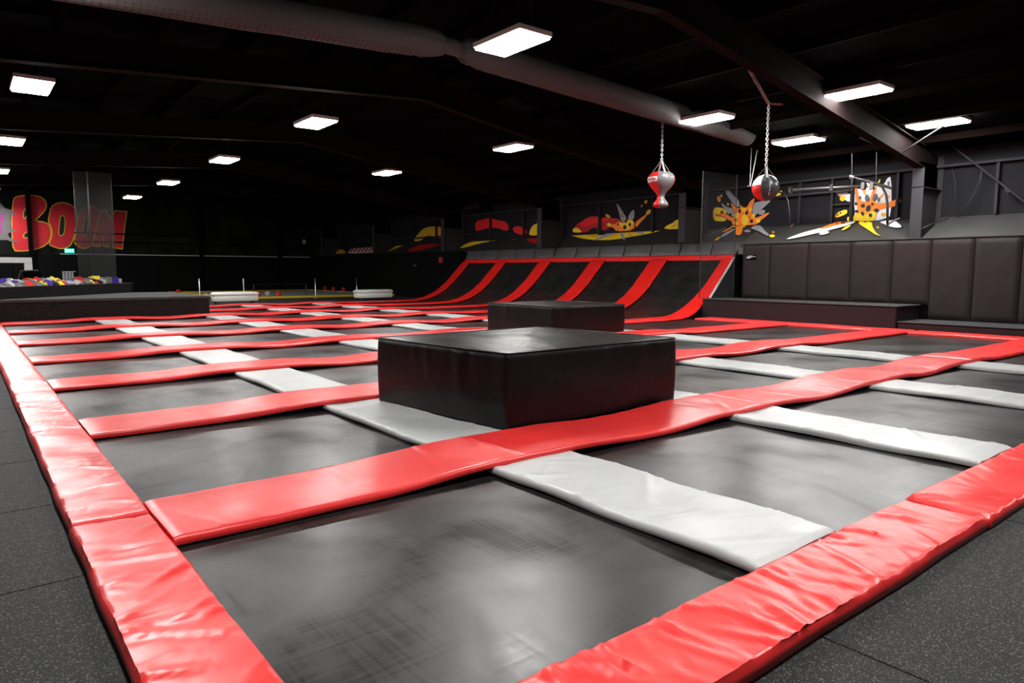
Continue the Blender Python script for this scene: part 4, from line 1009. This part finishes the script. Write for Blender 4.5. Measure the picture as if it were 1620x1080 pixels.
for nm, P, mk in (('red_cloud', [(530, 372), (600, 350), (700, 328), (770, 348), (830, 362), (880, 368), (915, 410), (918, 470), (870, 478), (810, 447), (720, 440), (640, 455), (570, 478), (530, 478)], 'p_red'), ('red_puff', [(960, 462), (985, 428), (1040, 422), (1128, 460), (1128, 528), (1010, 518)], 'p_red'),
    ('yellow_cloud', [(1155, 532), (1165, 480), (1195, 415), (1260, 388), (1310, 372), (1368, 338), (1382, 440), (1330, 462), (1285, 492), (1262, 532)], 'p_yellow'), ('amber_shade', [(1230, 500), (1260, 430), (1300, 400), (1310, 420), (1260, 480)], 'p_amber')):
    m.poly(nm, P, mk, PW)
for nm, P, mk in (('yellow_trail', [(335, 687), (400, 640), (460, 615), (600, 577), (700, 560), (850, 556), (1108, 545), (1070, 572), (960, 584), (860, 577), (700, 602), (560, 632), (440, 667)], 'p_yellow'), ('red_trail', [(1110, 552), (1250, 556), (1400, 560), (1405, 602), (1240, 632), (1140, 602)], 'p_crimson')):
    m.poly(nm, P, mk, PLB)
m = Mural('yellow cloud and dark red trail painted left of the ramp top', (500, 300), 8.1)
for nm, P, mk in (('yellow_cloud', [(1250, 662), (1280, 600), (1340, 530), (1370, 500), (1430, 480), (1480, 472), (1530, 468), (1600, 480), (1680, 500), (1750, 520), (1750, 610), (1640, 620), (1530, 610), (1450, 583), (1400, 600), (1340, 658)], 'p_amber'),):
    m.poly(nm, P, mk, PW)
for nm, P, mk in (('yellow_trail', [(900, 803), (1000, 730), (1100, 685), (1190, 668), (1260, 668), (1100, 722), (980, 772)], 'p_amber'), ('red_trail', [(1140, 792), (1300, 712), (1450, 678), (1530, 668), (1700, 655), (1750, 660), (1600, 700), (1400, 762), (1250, 792)], 'p_crimson')):
    m.poly(nm, P, mk, PLB)
m = Mural('red and white scribbled lettering low on the far right wall', (500, 300), 8.1)
m.poly('white_ground', [(395, 818), (440, 770), (480, 735), (570, 705), (700, 708), (855, 703), (868, 802), (640, 808)], 'p_white', PLB)
for i in range(9):
    x = 425+i*47
    m.poly('red_stroke', [(x, 802), (x+45, 745), (x+80, 722), (x+92, 730), (x+55, 765), (x+28, 804)], 'p_crimson', PLB)
m.poly('yellow_edge', [(92, 826), (185, 785), (192, 824)], 'p_amber', PLB); m.poly('yellow_puff', [(218, 824), (260, 775), (330, 765), (378, 790), (378, 818)], 'p_amber', PLB)

# big comic lettering on the far wall
m = Mural('large red comic letters BOOM outlined in yellow on the far wall', (0, 280), 7.714, 'wall_lettering', 'lettering')
def inset(P, d):
    n = len(P); A_ = sum(P[i][0]*P[(i+1) % n][1]-P[(i+1) % n][0]*P[i][1] for i in range(n)); sg = 1 if A_ > 0 else -1; Q = []
    for i in range(n):
        a, b_, c_ = Vector(P[i-1]), Vector(P[i]), Vector(P[(i+1) % n]); e1 = (b_-a).normalized(); e2 = (c_-b_).normalized()
        n1 = Vector((-e1.y, e1.x))*sg; n2 = Vector((-e2.y, e2.x))*sg; bb = (n1+n2); l = bb.length
        bb = bb/l if l > .2 else n1
        k = min(1/max(.35, bb.dot(n1)), 2.0); Q.append(tuple(b_+bb*d*k))
    return Q
Bp = [(165, 245), (240, 222), (350, 215), (440, 218), (520, 245), (570, 300), (575, 370), (540, 430), (470, 500), (435, 530), (560, 545), (610, 590), (632, 670), (620, 760), (570, 830), (480, 875), (400, 895), (260, 910), (155, 905), (140, 700), (135, 500), (150, 330)]
Op = [(580, 545), (600, 440), (620, 360), (680, 315), (770, 300), (860, 325), (930, 375), (945, 470), (940, 600), (890, 800), (840, 860), (750, 885), (660, 860), (585, 825), (630, 720), (625, 620)]
O2 = [(945, 480), (1000, 380), (1080, 335), (1170, 360), (1225, 420), (1195, 560), (1150, 760), (1110, 850), (1020, 885), (950, 855), (893, 800), (930, 620)]
Mp = [(1225, 402), (1300, 398), (1345, 500), (1400, 402), (1555, 415), (1535, 560), (1498, 885), (1360, 865), (1378, 690), (1325, 862), (1252, 845), (1255, 700), (1228, 852), (1110, 848), (1150, 720)]
for L_, P in (('letter', O2), ('letter', Mp), ('letter', Op), ('letter', Bp)):
    PP = smoothpoly(P, 1) if P is not Mp else P
    o = m.poly(L_, PP, 'p_ylet', PFW, 0); m.poly('letter_fill', inset(PP, 13), 'p_rlet', PFW, 0)
for P in ([(285, 385), (352, 385), (352, 460), (275, 532)], [(283, 680), (372, 655), (375, 735), (283, 757)], [(750, 462), (800, 475), (800, 600), (785, 700), (745, 728), (710, 705), (715, 600), (730, 480)], [(1040, 480), (1085, 480), (1080, 600), (1060, 700), (1025, 728), (1000, 705), (1015, 600), (1025, 500)]):
    m.poly('letter_edge', P, 'p_ylet', PFW, 1); m.poly('letter_hole', inset(P, 12), 'p_void', PFW, 1)
m = Mural('jagged grey and magenta starburst painted left of the big letters', (0, 280), 7.714); m.k = 22
m.poly('grey_burst', [(-300, 300), (-60, 280), (0, 310), (60, 380), (130, 400), (205, 455), (130, 460), (125, 520), (140, 570), (125, 620), (218, 665), (135, 672), (95, 690), (110, 730), (150, 755), (245, 800), (150, 792), (80, 765), (0, 770), (-60, 860), (-300, 800)], 'p_spike', PFW, 0)
m.poly('magenta_heart', [(-200, 430), (50, 440), (45, 520), (10, 560), (30, 650), (10, 700), (-200, 690)], 'p_magenta', PFW, 1)

# exit sign
e = hit(110, 396.5, Vector((0, WY-.4, 0)), Vector((0, 1, 0)))
t = thing('exit_sign', 'small green lit EXIT sign below the big letters', 'sign', e)
sb = MB().box(e.x-.22, e.x+.22, e.y, e.y+.08, e.z-.11, e.z+.11, bev=.01).obj('sign_box', 'exit', t)
m_ = MB()
def strokes(x, ch):
    g = {'E': [(0, 0, .02, .12), (0, 0, .07, .02), (0, .05, .06, .07), (0, .10, .07, .12)], 'I': [(.02, 0, .045, .12)], 'T': [(0, .10, .075, .12), (.028, 0, .048, .12)]}
    if ch == 'X':
        for s in (0, 1):
            xa, xb = (0, .06) if s == 0 else (.06, 0)
            m_.hexa([(x+xa, e.y-.006, e.z-.06), (x+xa+.02, e.y-.006, e.z-.06), (x+xa+.02, e.y-.001, e.z-.06), (x+xa, e.y-.001, e.z-.06), (x+xb, e.y-.006, e.z+.06), (x+xb+.02, e.y-.006, e.z+.06), (x+xb+.02, e.y-.001, e.z+.06), (x+xb, e.y-.001, e.z+.06)])
        return
    for (a, b_, c_, d_) in g[ch]: m_.box(x+a, x+c_, e.y-.006, e.y-.001, e.z-.06+b_, e.z-.06+d_)
for i, ch in enumerate('EXIT'): strokes(e.x-.19+i*.1, ch)
m_.obj('sign_text', 'exit_w', sb)
MB().box(e.x-.02, e.x+.02, e.y+.08, WY-.002, e.z-.02, e.z+.02).obj('bracket', 'darksteel', t)

# white portal, leaning rod, cage at the far left
Yq = 40.0
a = p(-40, 409, Yq); b_ = p(51, 416, Yq); c_ = p(51, 428, Yq); d_ = p(39, 428, Yq)
t = thing('goal_frame', 'off-white box beam with a short leg, high at the far left', 'beam', (a.x, Yq, c_.z))
MB().box(a.x-1, b_.x, Yq, Yq+.2, b_.z+.0, b_.z+.26, bev=.01).obj('beam', 'offwhite', t)
MB().box(d_.x, b_.x, Yq, Yq+.2, c_.z, b_.z-.003, bev=.01).obj('drop_leg', 'offwhite', t)
MB().box(d_.x+.05, b_.x-.05, Yq+.06, Yq+.14, FZ, c_.z-.002).obj('dark_post', 'dark', t)
g0, g1 = p(26, 448, 35.0), p(33, 428, 35.0)
t = thing('leaning_frame', 'dark boxy frame with a thin slanting pole behind the foam pit', 'frame', (g1.x, 35, FZ))
MB().tube([(g0.x-.3, 35, FZ), g0, g1, (g1.x+.6, 35, g1.z+.02)], .02, 8).obj('pole', 'midsteel', t)
MB().box(g1.x+.05, g1.x+.72, 35.05, 35.5, FZ, g1.z-.03, bev=.02).obj('box_body', 'dark', t)
cx0 = p(100, 430, 38.0); cx1 = p(116, 447, 38.0)
t = thing('wire_locker', 'small silver metal locker standing behind the foam pit', 'locker', ((cx0.x+cx1.x)/2, 38, FZ))
MB().box(cx0.x, cx1.x, 38.02, 38.5, FZ, cx0.z, bev=.01).obj('body', 'court_grey', t)
for i in range(4):
    x = cx0.x+(cx1.x-cx0.x)*i/3; MB().box(x-.02, x+.02, 37.98, 38.018, FZ, cx0.z).obj('upright', 'steel', t)
MB().box(cx0.x-.03, cx1.x+.12, 37.96, 38.5, cx0.z+.002, cx0.z+.03).obj('lid', 'steel', t)
MB().box(cx0.x+.02, cx1.x-.04, 37.95, 37.978, cx0.z-.42, cx0.z-.36).obj('latch_bar', 'darksteel', t)

# heater box, small wall items
h0, h1 = q(738, 268, 18.4), q(762, 329, 18.4)
t = thing('unit_heater', 'dark hanging heater box with a grille near the roof beyond the ramp', 'heater', (18.3, (h0.y+h1.y)/2, h1.z))
ya, yb = min(h0.y, h1.y), max(h0.y, h1.y)
MB().box(18.3, 18.9, ya, yb, h1.z, h1.z+.85, bev=.02).obj('casing', 'rafter', t)
MB().box(18.24, 18.298, ya+.03, yb-.03, h1.z+.02, h1.z+.06).obj('grille_frame', 'column', t)
for i in range(6): MB().box(18.26, 18.298, ya+.05, yb-.05, h1.z+.14+i*.11, h1.z+.16+i*.11).obj('louvre', 'darksteel', t)
for yy_ in (ya+.2, yb-.2): MB().tube([(18.6, yy_, h1.z+.85), (18.6, yy_, roofz(18.6))], .01, 6).obj('hanger', 'darksteel', t)
e = q(776, 302, 19.15); tag(MB().box(19.10, 19.19, e.y-.18, e.y+.18, e.z-.16, e.z+.16, bev=.01).obj('notice_box', 'rafter'), 'small reddish box on the dark wall right of the heater', 'box')
e = q(545, 334, 19.0); tag(MB().box(18.9, 19.19, e.y-.25, e.y+.25, e.z-.14, e.z+.14, bev=.01).obj('junction_box', 'offwhite'), 'tiny pale box high on the far right wall', 'box')
e = q(482, 382, 18.6); 
e = p(482, 381.5, WY-.15); tag(MB().box(e.x-.1, e.x+.1, WY-.10, WY-.002, e.z-.16, e.z+.16, bev=.01).obj('light_switch', 'offwhite'), 'tiny pale box on the far wall near the corner', 'switch')
e = q(698, 411, 18.43); tag(MB().box(18.36, 18.449, e.y-.12, e.y+.12, e.z-.14, e.z+.14, bev=.01).obj('alarm_box', 'f_red'), 'small red alarm box on the black wall left of the ramp top', 'alarm')
e = q(656, 420, 18.43); tag(MB().box(18.41, 18.449, e.y-.12, e.y+.12, e.z-.04, e.z+.04, bev=.005).obj('wall_hook', 'steel'), 'tiny bright fitting on the black pads left of the ramp', 'fitting')
# notice on the first wall pad
e = q(1188, 407, 18.0); t = thing('safety_notice', 'small white printed notice on the first wall pad by the ramp', 'notice', (17.99, e.y, e.z))
ds = MB().box(18.000, 18.008, e.y-.17, e.y+.16, e.z-.07, e.z+.06).obj('dark_sheet', 'dark', t)
for i, (ya, yb, z) in enumerate(((-.05, .09, .040), (-.15, .14, .018), (-.02, .14, -.004), (.03, .14, -.026))):
    MB().box(17.995, 17.999, e.y+ya, e.y+yb, e.z+z-.006, e.z+z+.006).obj('print_line', 'offwhite', ds)
